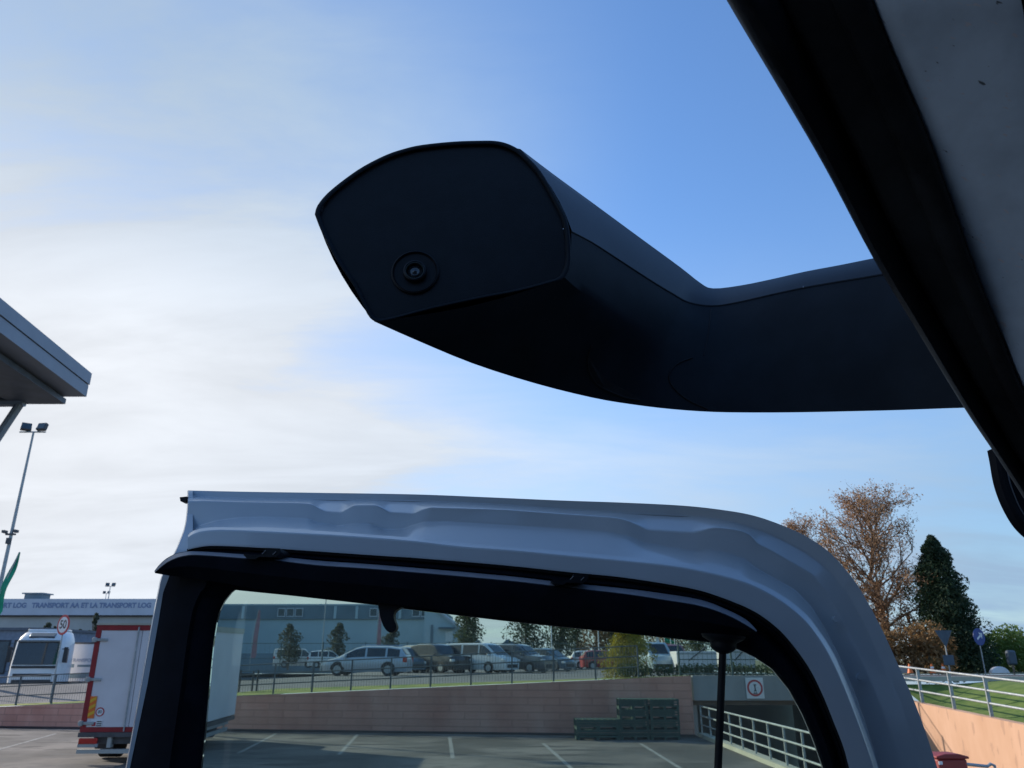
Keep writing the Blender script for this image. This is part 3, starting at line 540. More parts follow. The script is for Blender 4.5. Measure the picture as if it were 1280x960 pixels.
# red hydrant cabinet with side rail, on the kerb
p = P(1183, 944, 11.6); t_ = thing('fire_cabinet', 'dull red fire cabinet with rounded lid at the ramp edge beside the truck door', 'cabinet', (p.x, p.y, 0)); zc = p.z
b = MB(); b.box((0, 0, zc - .32), (.40, .28, .58)); b.build('cabinet_body', M['darkred'], t_, bevel=.03)
b = MB(); pr = [Vector((-.22, -.16, zc - .03)), Vector((.22, -.16, zc - .03)), Vector((.22, -.16, zc + .0)), Vector((.10, -.16, zc + .03)), Vector((-.10, -.16, zc + .03)), Vector((-.22, -.16, zc + .0))]; b.prism(pr, (0, .32, 0)); b.build('lid', M['darkred'], t_, bevel=.01)
b = MB(); b.box((-.17, -.145, zc - .08), (.05, .01, .04)); b.build('label_plate', M['white'], t_, smooth=0)
b = MB(); b.box((0, 0, (zc - .6) / 2), (.1, .1, zc - .6)); b.build('post', M['galv'], t_)
t_ = thing('hand_rail', 'short galvanised handrail with curved end right of the red cabinet', 'railing', (p.x + .25, p.y + .25, 0))
b = MB(); zr_ = P(1210, 955, 11.85).z; b.tube([(0, 0, zr_ + .01), (.42, 0, zr_ - .03), (.47, 0, zr_), (.52, 0, zr_ - .02), (.53, 0, zr_ - .15), (.9, 0, zr_ - .25), (1.8, 0, zr_ - .45)], .022, 10); b.build('rail', M['galv'], t_)
for xq in (.1, .9, 1.7): b = MB(); b.tube([(xq, 0, -.6), (xq, 0, zr_ - .02 if xq < .5 else zr_ - .24 - (xq - .9) * .22)], .02, 8); b.build('post', M['galv'], t_)
# ================================================================ PALLETS
def pallet_proto():
    t_ = thing('pallet_crate', '', 'pallet'); W, D, HH = 1.02, .9, .322
    b = MB()
    for k in range(7): b.box((-W / 2 + .07 + k * (W - .14) / 6, 0, HH - .012), (.12, D, .022))
    b.build('deck', M['palletgreen'], t_, smooth=0)
    for yy in (-D / 2 + .02, D / 2 - .02):
        b = MB()
        for zz_ in (.105, .19, .27): b.box((0, yy, zz_), (W, .022, .055))
        b.build('side_boards', M['palletgreen'], t_, smooth=0)
    for xx in (-W / 2 + .05, 0, W / 2 - .05):
        b = MB(); b.box((xx, 0, .04), (.09, D - .06, .08)); b.build('skid', M['palletgreen'], t_, smooth=0)
    for xx in (-W / 2 + .03, W / 2 - .03):
        b = MB()
        for yy in (-D / 2 + .055, D / 2 - .055): b.box((xx, yy, .205), (.05, .045, .25))
        b.build('corner_posts', M['palletgreen'], t_, smooth=0)
    return t_
pr = pallet_proto(); first = True
pos = ['bottom', 'second lowest', 'second highest', 'topmost']
def put(x, y, z, rz, lb, sx=1):
    global first
    o = pr if first else copy_tree(pr); first = False; o.location = (x, y, z); o.scale = (sx, 1, 1); o.rotation_euler = (0, 0, rz); o['label'] = lb; o['category'] = 'pallet'; o['group'] = 'green pallets stacked against the pink wall'
for k in range(4):
    put(ux(793, 29.2, .6), 29.6 + .02 * (k % 2), .012 + k * .325, R(1 - k), '%s green crate pallet in the left of the two tall stacks' % pos[k])
    put(ux(831, 29.2, .6), 29.55 - .02 * (k % 2), .012 + k * .325, R(-2 + k), '%s green crate pallet in the tall stack nearest the wall end' % pos[k])
for k in range(2):
    put(ux(748, 29, .2), 29.5, .012 + k * .325, R(k * 2), '%s green pallet of the low stack, leftmost of the pallets' % ('lower', 'upper')[k], 1.5)
# ================================================================ CARS
def car(name, label, cat, loc, heading, paint, st, winx, glassfrac=(.10, .90), whl=(1.3, -1.25), wr=.32, roofrails=False, group=None):
    t_ = thing(name, label, cat, loc, heading, group)
    n = len(st); X = [s_[0] for s_ in st]
    def at(x): return [interp(X, [s_[k] for s_ in st], x) for k in range(1, 5)]   # w, zb, zr, wroof
    xs_ = []
    for i in range(n - 1):
        xs_ += [X[i] + (X[i + 1] - X[i]) * k / 3 for k in range(3)]
    xs_.append(X[-1]); rings = []
    for x in xs_:
        w_, zb, zr, wr_ = at(x); rings.append([Vector(q) for q in ((x, -w_ * .9, .2), (x, -w_, .42), (x, -w_, zb * .8), (x, -w_ * .96, zb), (x, -wr_, zr - .04), (x, -wr_ * .85, zr), (x, 0, zr + .02), (x, wr_ * .85, zr), (x, wr_, zr - .04), (x, w_ * .96, zb), (x, w_, zb * .8), (x, w_, .42), (x, w_ * .9, .2), (x, -w_ * .9, .2))])
    b = MB(); b.loft(rings); b.add(rings[0][:-1], [tuple(range(13))]); b.add(rings[-1][:-1], [tuple(range(13))[::-1]]); b.build('body', paint, t_, smooth=35)
    for s_ in (-1, 1):
        for a, c in winx:
            b = MB(); lo_, hi_ = [], []
            for k in range(5):
                x = a + (c - a) * k / 4; w_, zb, zr, wr_ = at(x); p0 = Vector((x, s_ * w_ * .96, zb)); p1 = Vector((x, s_ * wr_, zr - .04)); o2 = Vector((0, s_ * .012, .003)); lo_.append(p0.lerp(p1, .08) + o2); hi_.append(p0.lerp(p1, .9) + o2)
            b.loft([lo_, hi_]); b.build('side_window', M['glassdark'], t_, smooth=0, normals=False)
    # windscreen and rear window between the stations marked by slope
    def screen(i, j, nm):
        w0, zb0, zr0, wr0 = st[i][1:]; w1, zb1, zr1, wr1 = st[j][1:]; p = [Vector((st[i][0], -wr0 * .80, zr0 - .005)), Vector((st[i][0], wr0 * .80, zr0 - .005)), Vector((st[j][0], wr1 * .80, zr1 - .005)), Vector((st[j][0], -wr1 * .80, zr1 - .005))]
        c = sum(p, Vector()) / 4; nrm = (p[1] - p[0]).cross(p[3] - p[0]).normalized(); nrm = nrm if nrm.z > 0 else -nrm; p = [c + (q - c) * .9 + nrm * .035 for q in p]; b = MB(); b.prism(p, -nrm * .02); b.build(nm, M['glassdark'], t_, smooth=0)
    screen(st_ws[0], st_ws[1], 'windscreen'); screen(st_rw[0], st_rw[1], 'rear_window')
    for x in whl:
        for s_ in (-1, 1):
            w_ = at(x)[0]; b = MB(); b.tube([(x, s_ * (w_ - .18), wr), (x, s_ * (w_ + .012), wr)], wr, 20); wo = b.build('wheel', M['tyre'], t_)
            b = MB(); b.tube([(x, s_ * (w_ + .0), wr), (x, s_ * (w_ + .025), wr)], wr * .62, 14); b.build('rim', M['galv'], wo)
            b = MB(); ar = [Vector((x + math.cos(q) * wr * 1.22, s_ * (w_ + .004), wr + math.sin(q) * wr * 1.22)) for q in [math.pi * k / 12 for k in range(13)]]; b.add(ar + [Vector((x, s_ * (w_ + .004), wr * .6))], [tuple(range(14))]); b.build('wheel_arch', M['darkmetal'], t_, smooth=0, normals=False)
    fx, rx = X[-1], X[0]; wf = st[-1][1]
    for s_ in (-1, 1):
        b = MB(); w_, zb, zr, _ = at(fx - .16); b.box((fx - .12, s_ * (w_ - .10), zb * .86), (.26, .26, .15)); b.build('headlight', M['headlight'], t_, bevel=.03)
        b = MB(); w_, zb, zr, _ = at(rx + .12); b.box((rx + .08, s_ * (w_ - .06), zb * .92), (.2, .16, .28)); b.build('tail_light', M['lampred'], t_, bevel=.03)
        w_, zb, _, _ = at(winx[-1][1]); b = MB(); b.box((winx[-1][1] - .05, s_ * (w_ + .1), zb + .06), (.12, .2, .15)); b.build('wing_mirror', paint, t_, bevel=.03)
        if roofrails: b = MB(); wr_ = st[3][4]; b.tube([(X[2] + .2, s_ * wr_ * .9, st[3][3] + .05), (0.2, s_ * wr_ * .9, st[3][3] + .06)], .025, 6); b.build('roof_rail', M['chrome'], t_)
    b = MB(); b.box((fx - .03, 0, .42), (.1, wf * 1.5, .22)); b.build('bumper', M['darkmetal'], t_, bevel=.03); return t_
MPV = [(-2.1, .70, .84, .90, .60), (-2.02, .80, .95, 1.12, .66), (-1.78, .84, .98, 1.48, .66), (-1.2, .86, .98, 1.58, .66), (0, .86, .97, 1.60, .67), (.45, .86, .96, 1.50, .66), (1.4, .84, .92, .97, .72), (1.85, .80, .80, .85, .66), (2.1, .66, .60, .66, .5)]
SUV = [(-2.3, .78, .95, 1.0, .70), (-2.22, .88, 1.05, 1.3, .74), (-2.0, .92, 1.10, 1.68, .74), (-1.2, .93, 1.10, 1.77, .74), (.1, .93, 1.08, 1.76, .75), (.4, .93, 1.08, 1.66, .74), (1.1, .92, 1.06, 1.10, .80), (2.1, .90, .98, 1.02, .76), (2.35, .80, .70, .76, .6)]
VAN = [(-2.45, .88, 1.1, 1.8, .80), (-2.4, .94, 1.12, 1.92, .82), (-2.2, .95, 1.12, 1.95, .82), (-1.2, .95, 1.12, 1.97, .82), (.7, .95, 1.12, 1.95, .82), (.95, .95, 1.12, 1.85, .80), (1.75, .94, 1.10, 1.15, .82), (2.35, .90, .95, 1.0, .74), (2.5, .80, .70, .75, .6)]
st_ws, st_rw = (5, 6), (1, 2)
M['csilver'] = mat('silver_blue_paint', (.42, .48, .55), .3, metal=.3, coat=.5, var=.03); M['cblack'] = mat('black_paint', (.025, .028, .03), .25, coat=.8); M['cwhite'] = mat('white_car_paint', (.68, .70, .70), .3, coat=.5, var=.03); M['cgrey'] = mat('grey_car_paint', (.10, .11, .12), .28, metal=.3, coat=.7); M['cblue'] = mat('blue_car_paint', (.05, .11, .16), .3, coat=.6); M['cred'] = mat('red_car_paint', (.35, .04, .035), .3, coat=.5); M['csand'] = mat('sand_car_paint', (.35, .33, .30), .3, metal=.2, coat=.6)
def zg(u, Y): return zup(ux(u, Y), Y)
CW = ((-1.75, -1.15), (-1.05, -.15), (-.05, .95)); CS = ((-1.95, -1.2), (-1.1, -.15), (-.05, .85)); CV = ((-2.1, -.9), (-.75, .45), (.55, 1.4))
GP = 'vehicles parked on the upper yard'
def sclst(st, kx, kz): return [(a * kx, w_, zb * kz, zr * kz, wr_) for a, w_, zb, zr, wr_ in st]
def sw(ws, k): return tuple((a * k, c * k) for a, c in ws)
car('parked_car', 'silver blue family car seen side on, facing left, nearest to the fence', 'car', (ux(459, 43.5), 43.5, zg(460, 43.5)), R(174), M['csilver'], sclst(MPV, 1.08, .92), sw(CW, 1.08), whl=(1.38, -1.32), roofrails=True, group=GP)
car('parked_car', 'dark teal hatchback just behind the silver blue car', 'car', (ux(506, 54), 54, zg(506, 54)), R(-62), M['cblue'], MPV, CW, group=GP)
car('parked_car', 'black off roader behind the tail of the silver blue car', 'car', (ux(548, 53), 53, zg(548, 53)), R(-45), M['cblack'], SUV, CS, group=GP)
car('parked_van', 'white passenger van facing right in the middle of the parked row', 'van', (ux(600, 53), 53, zg(600, 53)), R(-33), M['cwhite'], sclst(VAN, 1, .92), CV, group=GP)
car('parked_car', 'dark grey off roader right of the white passenger van', 'car', (ux(650, 54), 54, zg(650, 54)), R(-33), M['cgrey'], SUV, CS, group=GP)
car('parked_car', 'small dark blue car at the right end of the parked row', 'car', (ux(684, 60), 60, zg(684, 60)), R(-40), M['cblue'], MPV, CW, group=GP)
car('parked_car', 'sand coloured car between the black off roader and the white van', 'car', (ux(530, 58), 58, zg(530, 58)), R(-45), M['csand'], SUV, CS, group=GP)
car('parked_van', 'small white van far off below the leftmost street tree', 'van', (ux(371, 90), 90, 1.8), R(8), M['cwhite'], VAN, CV, group='far vehicles before the hall')
car('parked_car', 'white car far off below the pointed street tree', 'car', (ux(412, 88), 88, 1.8), R(4), M['cwhite'], SUV, CS, group='far vehicles before the hall')
car('parked_car', 'red car left of the yellow green bush', 'car', (ux(756, 72), 72, zg(753, 72)), R(6), M['cred'], MPV, CW)
car('parked_car', 'pale silver car in front of the red car left of the bush', 'car', (ux(738, 76), 76, zg(738, 76)), R(14), M['cwhite'], MPV, CW)
car('parked_van', 'pale blue van right behind the yellow green bush', 'van', (ux(816, 58), 58, zg(815, 58)), R(-80), mat('pale_blue_paint', (.38, .48, .54), .35, coat=.4), VAN, CV)
car('parked_van', 'red van partly hidden between the pale blue van and white trailer', 'van', (ux(836, 66), 66, zg(835, 66)), R(-70), M['cred'], VAN, CV)
for u, Y, wd_, hh_, lb in ((1251, 44.2, 1.0, .36, 'low white arched kerb block below the tall hedge'), (1129, 44.0, .7, .42, 'pale rounded boulder at the road edge beside the open door')):
    b = MB(); pr_ = [Vector((math.cos(math.pi * k / 14) * wd_ / 2, 0, math.sin(math.pi * k / 14) * hh_)) for k in range(15)]; b.prism(pr_, (0, .3, 0)); o = b.build('kerb_block', M['white'] if u > 1200 else M['concrete'], bevel=.04); o.location = (ux(u, Y), Y, 1.91); tag(o, lb, 'kerb block')
# white trailers beyond the bridge
for u0, u1, v0, Y, lb in ((847, 897, 814, 54, 'longer white box trailer above the bridge hedge'), (908, 945, 812, 55, 'shorter white box trailer right of the thin window rod')):
    a, c = ux(u0, Y), ux(u1, Y); t_ = thing('box_trailer', lb, 'trailer', ((a + c) / 2, Y, 1.82), 0, 'white trailers beyond the bridge'); W = c - a; zt_ = ztop(v0, Y) - 1.82
    b = MB(); b.box((0, 1.2, zt_ / 2 + .15), (W, 2.4, zt_ - .30)); b.build('body', M['trailerwhite'], t_, bevel=.04)
    b = MB(); b.box((0, 1.2, .24), (W + .05, 2.3, .1)); b.build('chassis', M['steel'], t_)
    for xq in (-W * .3, -W * .05, W * .35): b = MB(); b.tube([(xq, .3, .3), (xq, .6, .3)], .3, 16); b.build('wheel', M['tyre'], t_)
    b = MB(); b.box((0, -.012, zt_ - .15), (W, .02, .1)); b.build('top_rail', M['galv'], t_, smooth=0)
    b = MB(); b.tube([(-W * .2, -.03, .75), (W * .25, -.03, 1.6)], .04, 6); b.build('diagonal_brace', M['steel'], t_)
# ================================================================ BOX TRUCK (left)
Yb = 22.6; xl = ux(112, Yb, 2); W = 2.5
t_ = thing('box_truck', 'white box truck with red framed rear door parked at the left of the yard', 'truck', (xl + W / 2, Yb, 0), R(3.5)); t_.rotation_euler = (R(.8), 0, R(3.0))
ZB, ZT_, LN = .78, 3.52, 5.6; hw = W / 2
b = MB(); bbox(b, -hw, hw, .06, LN, ZB, ZT_); b.build('box_body', M['trailerwhite'], t_, bevel=.03)
b = MB(); bbox(b, -hw - .01, -hw + .13, 0, .07, ZB, ZT_); bbox(b, hw - .13, hw + .01, 0, .07, ZB, ZT_); bbox(b, -hw + .13, hw - .13, 0, .07, ZT_ - .14, ZT_); bbox(b, -hw + .13, hw - .13, 0, .07, ZB, ZB + .12); b.build('rear_frame', M['red'], t_, smooth=0)
b = MB(); bbox(b, -hw - .02, hw + .02, -.03, .12, ZT_ + .002, ZT_ + .06); bbox(b, hw + .002, hw + .02, .1, LN, ZT_ - .14, ZT_ + .03); b.build('roof_edge', M['coping'], t_, smooth=0)
for xa_, xb_ in ((-hw + .135, -.01), (.01, hw - .135)):
    b = MB(); bbox(b, xa_, xb_, .012, .06, ZB + .125, ZT_ - .145); d_ = b.build('rear_door', M['trailerwhite'], t_, smooth=0)
b = MB(); b.tube([(hw - .62, -.02, ZB + .02), (hw - .62, -.02, ZT_ - .05)], .03, 8); b.box((hw - .62, -.01, ZB + .42), (.16, .05, .08)); b.build('lock_bar', M['galv'], t_)
b = MB(); b.tube([(-.1, -.02, ZB + .02), (-.1, -.02, ZT_ - .05)], .022, 8); b.build('lock_bar', M['galv'], t_)
for zq in (ZB + .22, ZB + 1.32, ZB + 2.35): b = MB(); b.box((-hw + .13, -.01, zq), (.42, .05, .075)); b.box((-hw + .0, -.01, zq), (.1, .09, .13)); b.build('hinge', M['galv'], t_, bevel=.01)
b = MB(); b.box((-hw + .22, .0, ZB + .62), (.17, .02, .55)); k_ = b.build('hazard_board', M['orange'], t_, smooth=0)
b = MB()
for q in range(3): b.add([(-hw + .14, -.013, ZB + .38 + q * .17), (-hw + .30, -.013, ZB + .47 + q * .17), (-hw + .30, -.013, ZB + .55 + q * .17), (-hw + .14, -.013, ZB + .46 + q * .17)], [(0, 1, 2, 3)])
b.build('yellow_stripes', M['yellow'], k_, smooth=0)
def rdisc(c, r, m, nm, par, y=0, th=.004):
    b = MB(); b.prism([Vector((c[0] + math.cos(2 * math.pi * k / 28) * r, y, c[1] + math.sin(2 * math.pi * k / 28) * r)) for k in range(28)], (0, -th, 0)); return b.build(nm, m, par, smooth=0)
bd = rdisc((-hw + .44, ZB + .50), .115, M['signred'], 'round_badge', t_, .010); rdisc((-hw + .44, ZB + .50), .085, M['white'], 'badge_face', bd, .004)
text_mesh('80', .11, M['signblack'], bd, (-hw + .44, -.003, ZB + .50), (R(90), 0, 0), 'numerals', .001)
b = MB(); b.box((-hw + .40, .004, ZB + .22), (.30, .01, .18)); k_ = b.build('sticker', M['white'], t_, smooth=0); b = MB(); b.box((-hw + .33, -.006, ZB + .20), (.10, .006, .10)); b.build('sticker_emblem', M['signred'], k_, smooth=0)
b = MB()
for q in range(3): b.box((-hw + .47, -.006, ZB + .16 + q * .05), (.13, .006, .022))
b.build('sticker_text', M['signblack'], k_, smooth=0)
b = MB(); b.box((hw - .86, .0, ZB + .26), (.42, .02, .16)); b.build('number_plate', M['bwallL'], t_, smooth=0)
b = MB(); bbox(b, -hw - .02, hw + .02, -.04, .3, ZB - .12, ZB - .005); bbox(b, -hw + .35, hw - .35, .1, LN + .5, ZB - .3, ZB - .12); bbox(b, hw - .06, hw, .3, LN, ZB - .14, ZB - .01); b.build('chassis', M['steel'], t_, smooth=0)
b = MB(); bbox(b, -hw, hw, -.02, .12, .26, .36); bbox(b, -.5, -.4, 0, .2, .4, ZB - .1); bbox(b, .4, .5, 0, .2, .4, ZB - .1); b.build('bumper_bar', M['bwallL'], t_, smooth=0)
for s_ in (-1, 1):
    b = MB(); b.box((s_ * (hw - .28), -.06, .57), (.48, .07, .14)); b.build('tail_light', M['lampred'], t_, bevel=.015)
    b = MB(); b.box((s_ * (hw - .28), -.04, .46), (.52, .06, .09)); b.build('lamp_bracket', M['galv'], t_, bevel=.01)
    b = MB(); b.tube([(s_ * (hw - .05), 1.5, .42), (s_ * (hw - .55), 1.5, .42)], .42, 24); b.build('wheel', M['tyre'], t_)
    b = MB(); b.tube([(s_ * .6 - .5, 6.4, .42), (s_ * .6 - .25, 6.4, .42)], .42, 24); b.build('wheel', M['tyre'], t_)
    b = MB(); b.box((s_ * (hw - .3), .95, .42), (.5, .02, .5)); b.build('mudflap', M['darkmetal'], t_)
b = MB(); bbox(b, hw - .08, hw - .03, 2.3, 5.0, .35, .46); bbox(b, hw - .08, hw - .03, 2.3, 5.0, .55, .64); bbox(b, hw - .08, hw - .04, 2.6, 2.66, .35, .78); bbox(b, hw - .08, hw - .04, 4.6, 4.66, .35, .78); b.build('side_guard', M['galv'], t_, smooth=0)
b = MB(); bbox(b, -1.15, .35, LN + .15, LN + 1.7, .5, 2.3); b.build('cab', M['cwhite'], t_, bevel=.15)
# ================================================================ WHITE TRACTOR LORRY
t_ = thing('tractor_lorry', 'white lorry cab facing the yard behind the left fence', 'truck', (ux(50, 46), 46.0, zg(48, 46)), R(-77))
# local: +x is forward
b = MB(); secs = []
for z, fr_, hwd in ((.55, 1.15, 1.22), (1.3, 1.18, 1.25), (1.95, 1.14, 1.25), (3.15, .92, 1.22), (3.4, .74, 1.16), (3.66, .40, 1.05), (3.72, .2, 1.0)):
    secs.append([Vector((-1.1, -hwd, z)), Vector((fr_ - .22, -hwd, z)), Vector((fr_ - .06, -hwd + .12, z)), Vector((fr_, -hwd + .4, z)), Vector((fr_ + .03, 0, z)), Vector((fr_, hwd - .4, z)), Vector((fr_ - .06, hwd - .12, z)), Vector((fr_ - .22, hwd, z)), Vector((-1.1, hwd, z)), Vector((-1.1, -hwd, z))])
b.loft(secs); b.add(secs[-1][:-1], [tuple(range(9))]); b.add(secs[0][:-1], [tuple(range(9))[::-1]]); b.build('cab', M['cwhite'], t_, smooth=40)
b = MB(); b.loft([[Vector((1.235 + (0 if abs(yy) < .8 else -.06), yy, 1.98)) for yy in (-1.10, -.8, 0, .8, 1.10)], [Vector((1.0 + (0 if abs(yy) < .8 else -.06), yy, 3.18)) for yy in (-1.06, -.78, 0, .78, 1.06)]]); b.build('windscreen', M['glassdark'], t_, smooth=60, normals=False)
b = MB(); b.box((1.0, 0, 3.20), (.20, 2.1, .12)); b.build('sun_visor', M['cgrey'], t_, bevel=.03)
b = MB(); b.box((.60, 0, 3.50), (.42, 1.3, .16), M=Matrix.Rotation(.5, 3, 'Y')); b.build('roof_panel', M['cgrey'], t_, bevel=.03)
b = MB(); b.box((-.45, 0, 3.78), (1.1, 2.0, .18)); b.build('roof_deflector', M['cwhite'], t_, bevel=.06)
b = MB(); b.box((1.19, 0, 1.86), (.06, 2.2, .12)); b.build('wiper_panel', M['darkmetal'], t_, smooth=0)
b = MB(); b.box((1.2, 0, 1.45), (.05, 1.9, .14)); b.build('grille', M['darkmetal'], t_, smooth=0)
b = MB(); b.box((1.2, 0, 1.1), (.05, 1.9, .22)); b.build('lower_grille', M['darkmetal'], t_, smooth=0)
b = MB(); b.box((1.2, 0, .55), (.16, 2.4, .35)); b.build('bumper', M['cwhite'], t_, bevel=.05)
for s_ in (-1, 1):
    b = MB(); b.box((1.1, s_ * 1.02, .85), (.2, .32, .3)); b.build('headlight', M['headlight'], t_, bevel=.04)
    b = MB(); b.box((.95, s_ * 1.40, 2.5), (.12, .2, .8)); b.box((.95, s_ * 1.28, 2.8), (.05, .2, .05)); b.build('wing_mirror', M['darkmetal'], t_, bevel=.03)
    b = MB(); b.box((.25, s_ * 1.245, 2.45), (.8, .03, .75)); b.build('side_window', M['glassdark'], t_, smooth=0)
    for xq in (.3, -3.0): b = MB(); b.tube([(xq, s_ * .85, .5), (xq, s_ * 1.22, .5)], .5, 20); b.build('wheel', M['tyre'], t_)
b = MB(); b.box((-2.2, 0, .8), (4.2, .9, .3)); b.build('chassis', M['steel'], t_, smooth=0)
t_ = thing('box_trailer', 'low white trailer body with grey lettering right of the white lorry cab', 'trailer', (ux(101, 48), 48, zg(101, 48)), 0)
ww = ux(130, 48) - ux(84, 48); zt_ = ztop(803, 48) - zg(101, 48)
b = MB(); b.box((0, 1.2, zt_ / 2 + .4), (ww, 2.4, zt_ - .8)); b.build('body', M['trailerwhite'], t_, bevel=.03); b = MB(); b.box((0, 0, zt_ - .04), (ww + .04, .05, .1)); b.build('top_rail', M['steel'], t_)
text_mesh('TRANSPORT', .27, M['letter'], t_, (.05, -.012, zt_ - 1.0), (R(90), 0, 0), 'lettering', .004); b = MB(); b.box((.2, -.01, zt_ - 1.30), (.9, .012, .12)); b.box((-.6, -.01, zt_ - 1.30), (.3, .012, .2)); b.box((.1, -.01, zt_ - 1.85), (1.6, .012, .25)); b.build('stripe', M['bband'], t_, smooth=0)
b = MB(); b.tube([(-.5, .2, .4), (-.5, .5, .4)], .4, 16); b.tube([(.5, .2, .4), (.5, .5, .4)], .4, 16); b.build('wheel', M['tyre'], t_)
# bike rack / dark frames behind the box truck
t_ = thing('barrier_frame', 'black hooped barrier on the verge right behind the box truck', 'barrier', (ux(308, 35), 35, zg(308, 35)))
for xq in (-.45, .3): b = MB(); b.tube([(xq, 0, 0), (xq, 0, .85), (xq + .2, 0, .9), (xq + .2, 0, 0)], .035, 8); b.build('hoop', M['darkmetal'], t_)
b = MB(); b.tube([(-.45, 0, .5), (.5, 0, .5)], .02, 6); b.build('cross_bar', M['darkmetal'], t_)

# ================================================================ THE LORRY WE LOOK FROM
TR = thing('lorry', 'pale painted lorry with open door and black camera mirror arm overhead', 'truck', (1.2, .3, 0)); OFF = TR.location
def empty_part(name): o = bpy.data.objects.new(name, None); COL.objects.link(o); o.parent = TR; o.empty_display_size = .1; return o
CXc, CYc = 850, 1000
ST = [('u', u) for u in [235 + 2.05 * i for i in range(301)]] + [('a', 90 - .6 * i) for i in range(1, 150)] + [('v', v) for v in range(1000, 1301, 20)]
def resample(poly, sm=0):
    res = []
    for ty, val in ST:
        best = None
        for i in range(len(poly) - 1):
            (u0, v0), (u1, v1) = poly[i], poly[i + 1]
            if ty == 'u':
                if u0 - 1e-6 <= val <= u1 + 1e-6 and u1 > u0: f = (val - u0) / (u1 - u0); best = (val, v0 + (v1 - v0) * f); break
            elif ty == 'v':
                if v0 - 1e-6 <= val <= v1 + 1e-6 and v1 > v0: f = (val - v0) / (v1 - v0); best = (u0 + (u1 - u0) * f, val)
            else:
                a = R(val); dx, dy = math.cos(a), -math.sin(a)
                c0 = (u0 - CXc) * dy - (v0 - CYc) * dx; c1 = (u1 - CXc) * dy - (v1 - CYc) * dx
                if c0 * c1 <= 0 and c0 != c1:
                    f = c0 / (c0 - c1); q = (u0 + (u1 - u0) * f, v0 + (v1 - v0) * f)
                    if (q[0] - CXc) * dx + (q[1] - CYc) * dy > 0: best = q
        if best is None: raise RuntimeError('resample %s %s %s' % (ty, val, poly[:2]))
        res.append(best)
    if sm:
        us = smoothed([q[0] for q in res], sm); vs = smoothed([q[1] for q in res], sm); us[0], vs[0] = res[0]; us[-1], vs[-1] = res[-1]; res = list(zip(us, vs))
    return res
def spline(pts, k=6):        # catmull-rom through image points
    o = []
    for i in range(len(pts) - 1):
        p0 = pts[max(i - 1, 0)]; p1 = pts[i]; p2 = pts[i + 1]; p3 = pts[min(i + 2, len(pts) - 1)]
        for j in range(k):
            t = j / k; o.append(tuple(.5 * ((2 * p1[d]) + (-p0[d] + p2[d]) * t + (2 * p0[d] - 5 * p1[d] + 4 * p2[d] - p3[d]) * t * t + (-p0[d] + 3 * p1[d] - 3 * p2[d] + p3[d]) * t ** 3) for d in range(len(p1))))
    o.append(pts[-1]); return o
C0 = spline([(233, 613), (300, 614.5), (400, 616), (520, 618), (620, 622), (700, 625.5), (780, 628.3), (853, 632), (900, 637), (938, 643.5), (971, 654), (1006, 669.5), (1036.5, 690), (1056, 711), (1072.5, 732.5), (1090, 762.5), (1105, 792), (1120, 825), (1143, 877.5), (1159, 921), (1171, 958), (1186, 1004), (1220, 1120), (1260, 1302)])
C1 = spline([(233, 619), (286, 622.6), (400, 624), (520, 626), (630, 631), (714, 637), (780, 641), (853, 644.5), (895, 649), (924, 655), (964, 669), (1000, 687), (1030, 708), (1056, 738), (1075, 770), (1097, 815), (1122, 870), (1142, 925), (1155, 965), (1168, 1004), (1200, 1120), (1236, 1302)])
C2 = [(233, 626), (257, 625.8), (300, 627.3), (375, 628.6), (390, 630), (398, 635), (406, 639), (427, 640.5), (434, 636), (442, 631.5), (470, 631.2), (479, 635.5), (486, 640), (517, 642), (526, 637.5), (538, 634), (630, 637), (700, 642), (770, 647), (784, 650.5), (795, 655), (809, 662), (830, 663.5), (866, 666), (878, 663), (892, 659), (924, 662.5), (938, 668), (948, 680), (960, 686), (994, 705.5), (1016, 719), (1034, 741), (1054, 775), (1078, 825), (1100, 880), (1118, 930), (1130, 968), (1142, 1004), (1172, 1120), (1205, 1302)]
C3 = [(233, 668), (250, 657), (270, 651), (297, 647), (330, 646.2), (385, 648.5), (395, 653), (420, 657.5), (445, 654.5), (462, 655), (473, 659), (482, 662), (505, 661), (516, 656.5), (530, 652.5), (560, 652), (630, 656), (690, 660), (760, 665), (785, 670), (804, 678.5), (830, 683), (870, 689.5), (886, 687.5), (910, 691.5), (931, 698.5), (945, 710), (994, 737), (1014, 758), (1030, 783), (1048, 818), (1066, 860), (1082, 905), (1094, 945), (1106, 985), (1112, 1004), (1140, 1120), (1170, 1302)]
C4 = spline([(233, 669.5), (243, 663), (257, 659.5), (286, 658.8), (366, 662), (445, 666.6), (520, 672.7), (573, 678.5), (640, 683.5), (714, 690), (780, 696), (853, 704), (924, 719.5), (971, 740), (1006, 766), (1027, 792), (1043, 818), (1057, 849), (1070, 881), (1084, 919), (1097, 957), (1110, 1004), (1136, 1120), (1166, 1302)])
C5 = spline([(233, 673), (243, 667), (257, 663.5), (286, 662.5), (366, 666), (445, 670.6), (520, 676.7), (573, 683), (640, 688), (714, 695), (780, 701), (853, 709.5), (924, 725.5), (970, 747), (1003, 772.5), (1023, 797), (1038, 822), (1052, 852), (1065, 884), (1079, 921), (1092, 959), (1105, 1004), (1130, 1120), (1160, 1302)])
C6 = spline([(233, 688), (244, 685), (267.6, 682.3), (331, 685), (400, 689.5), (480, 695), (520, 697.5), (630, 706.6), (714, 715.5), (780, 722), (853.7, 733.6), (891, 743), (938, 761.7), (968, 782), (990, 805), (1012, 836), (1028, 868), (1042, 902), (1054, 933), (1061.5, 960), (1074, 1004), (1096, 1120), (1122, 1302)])
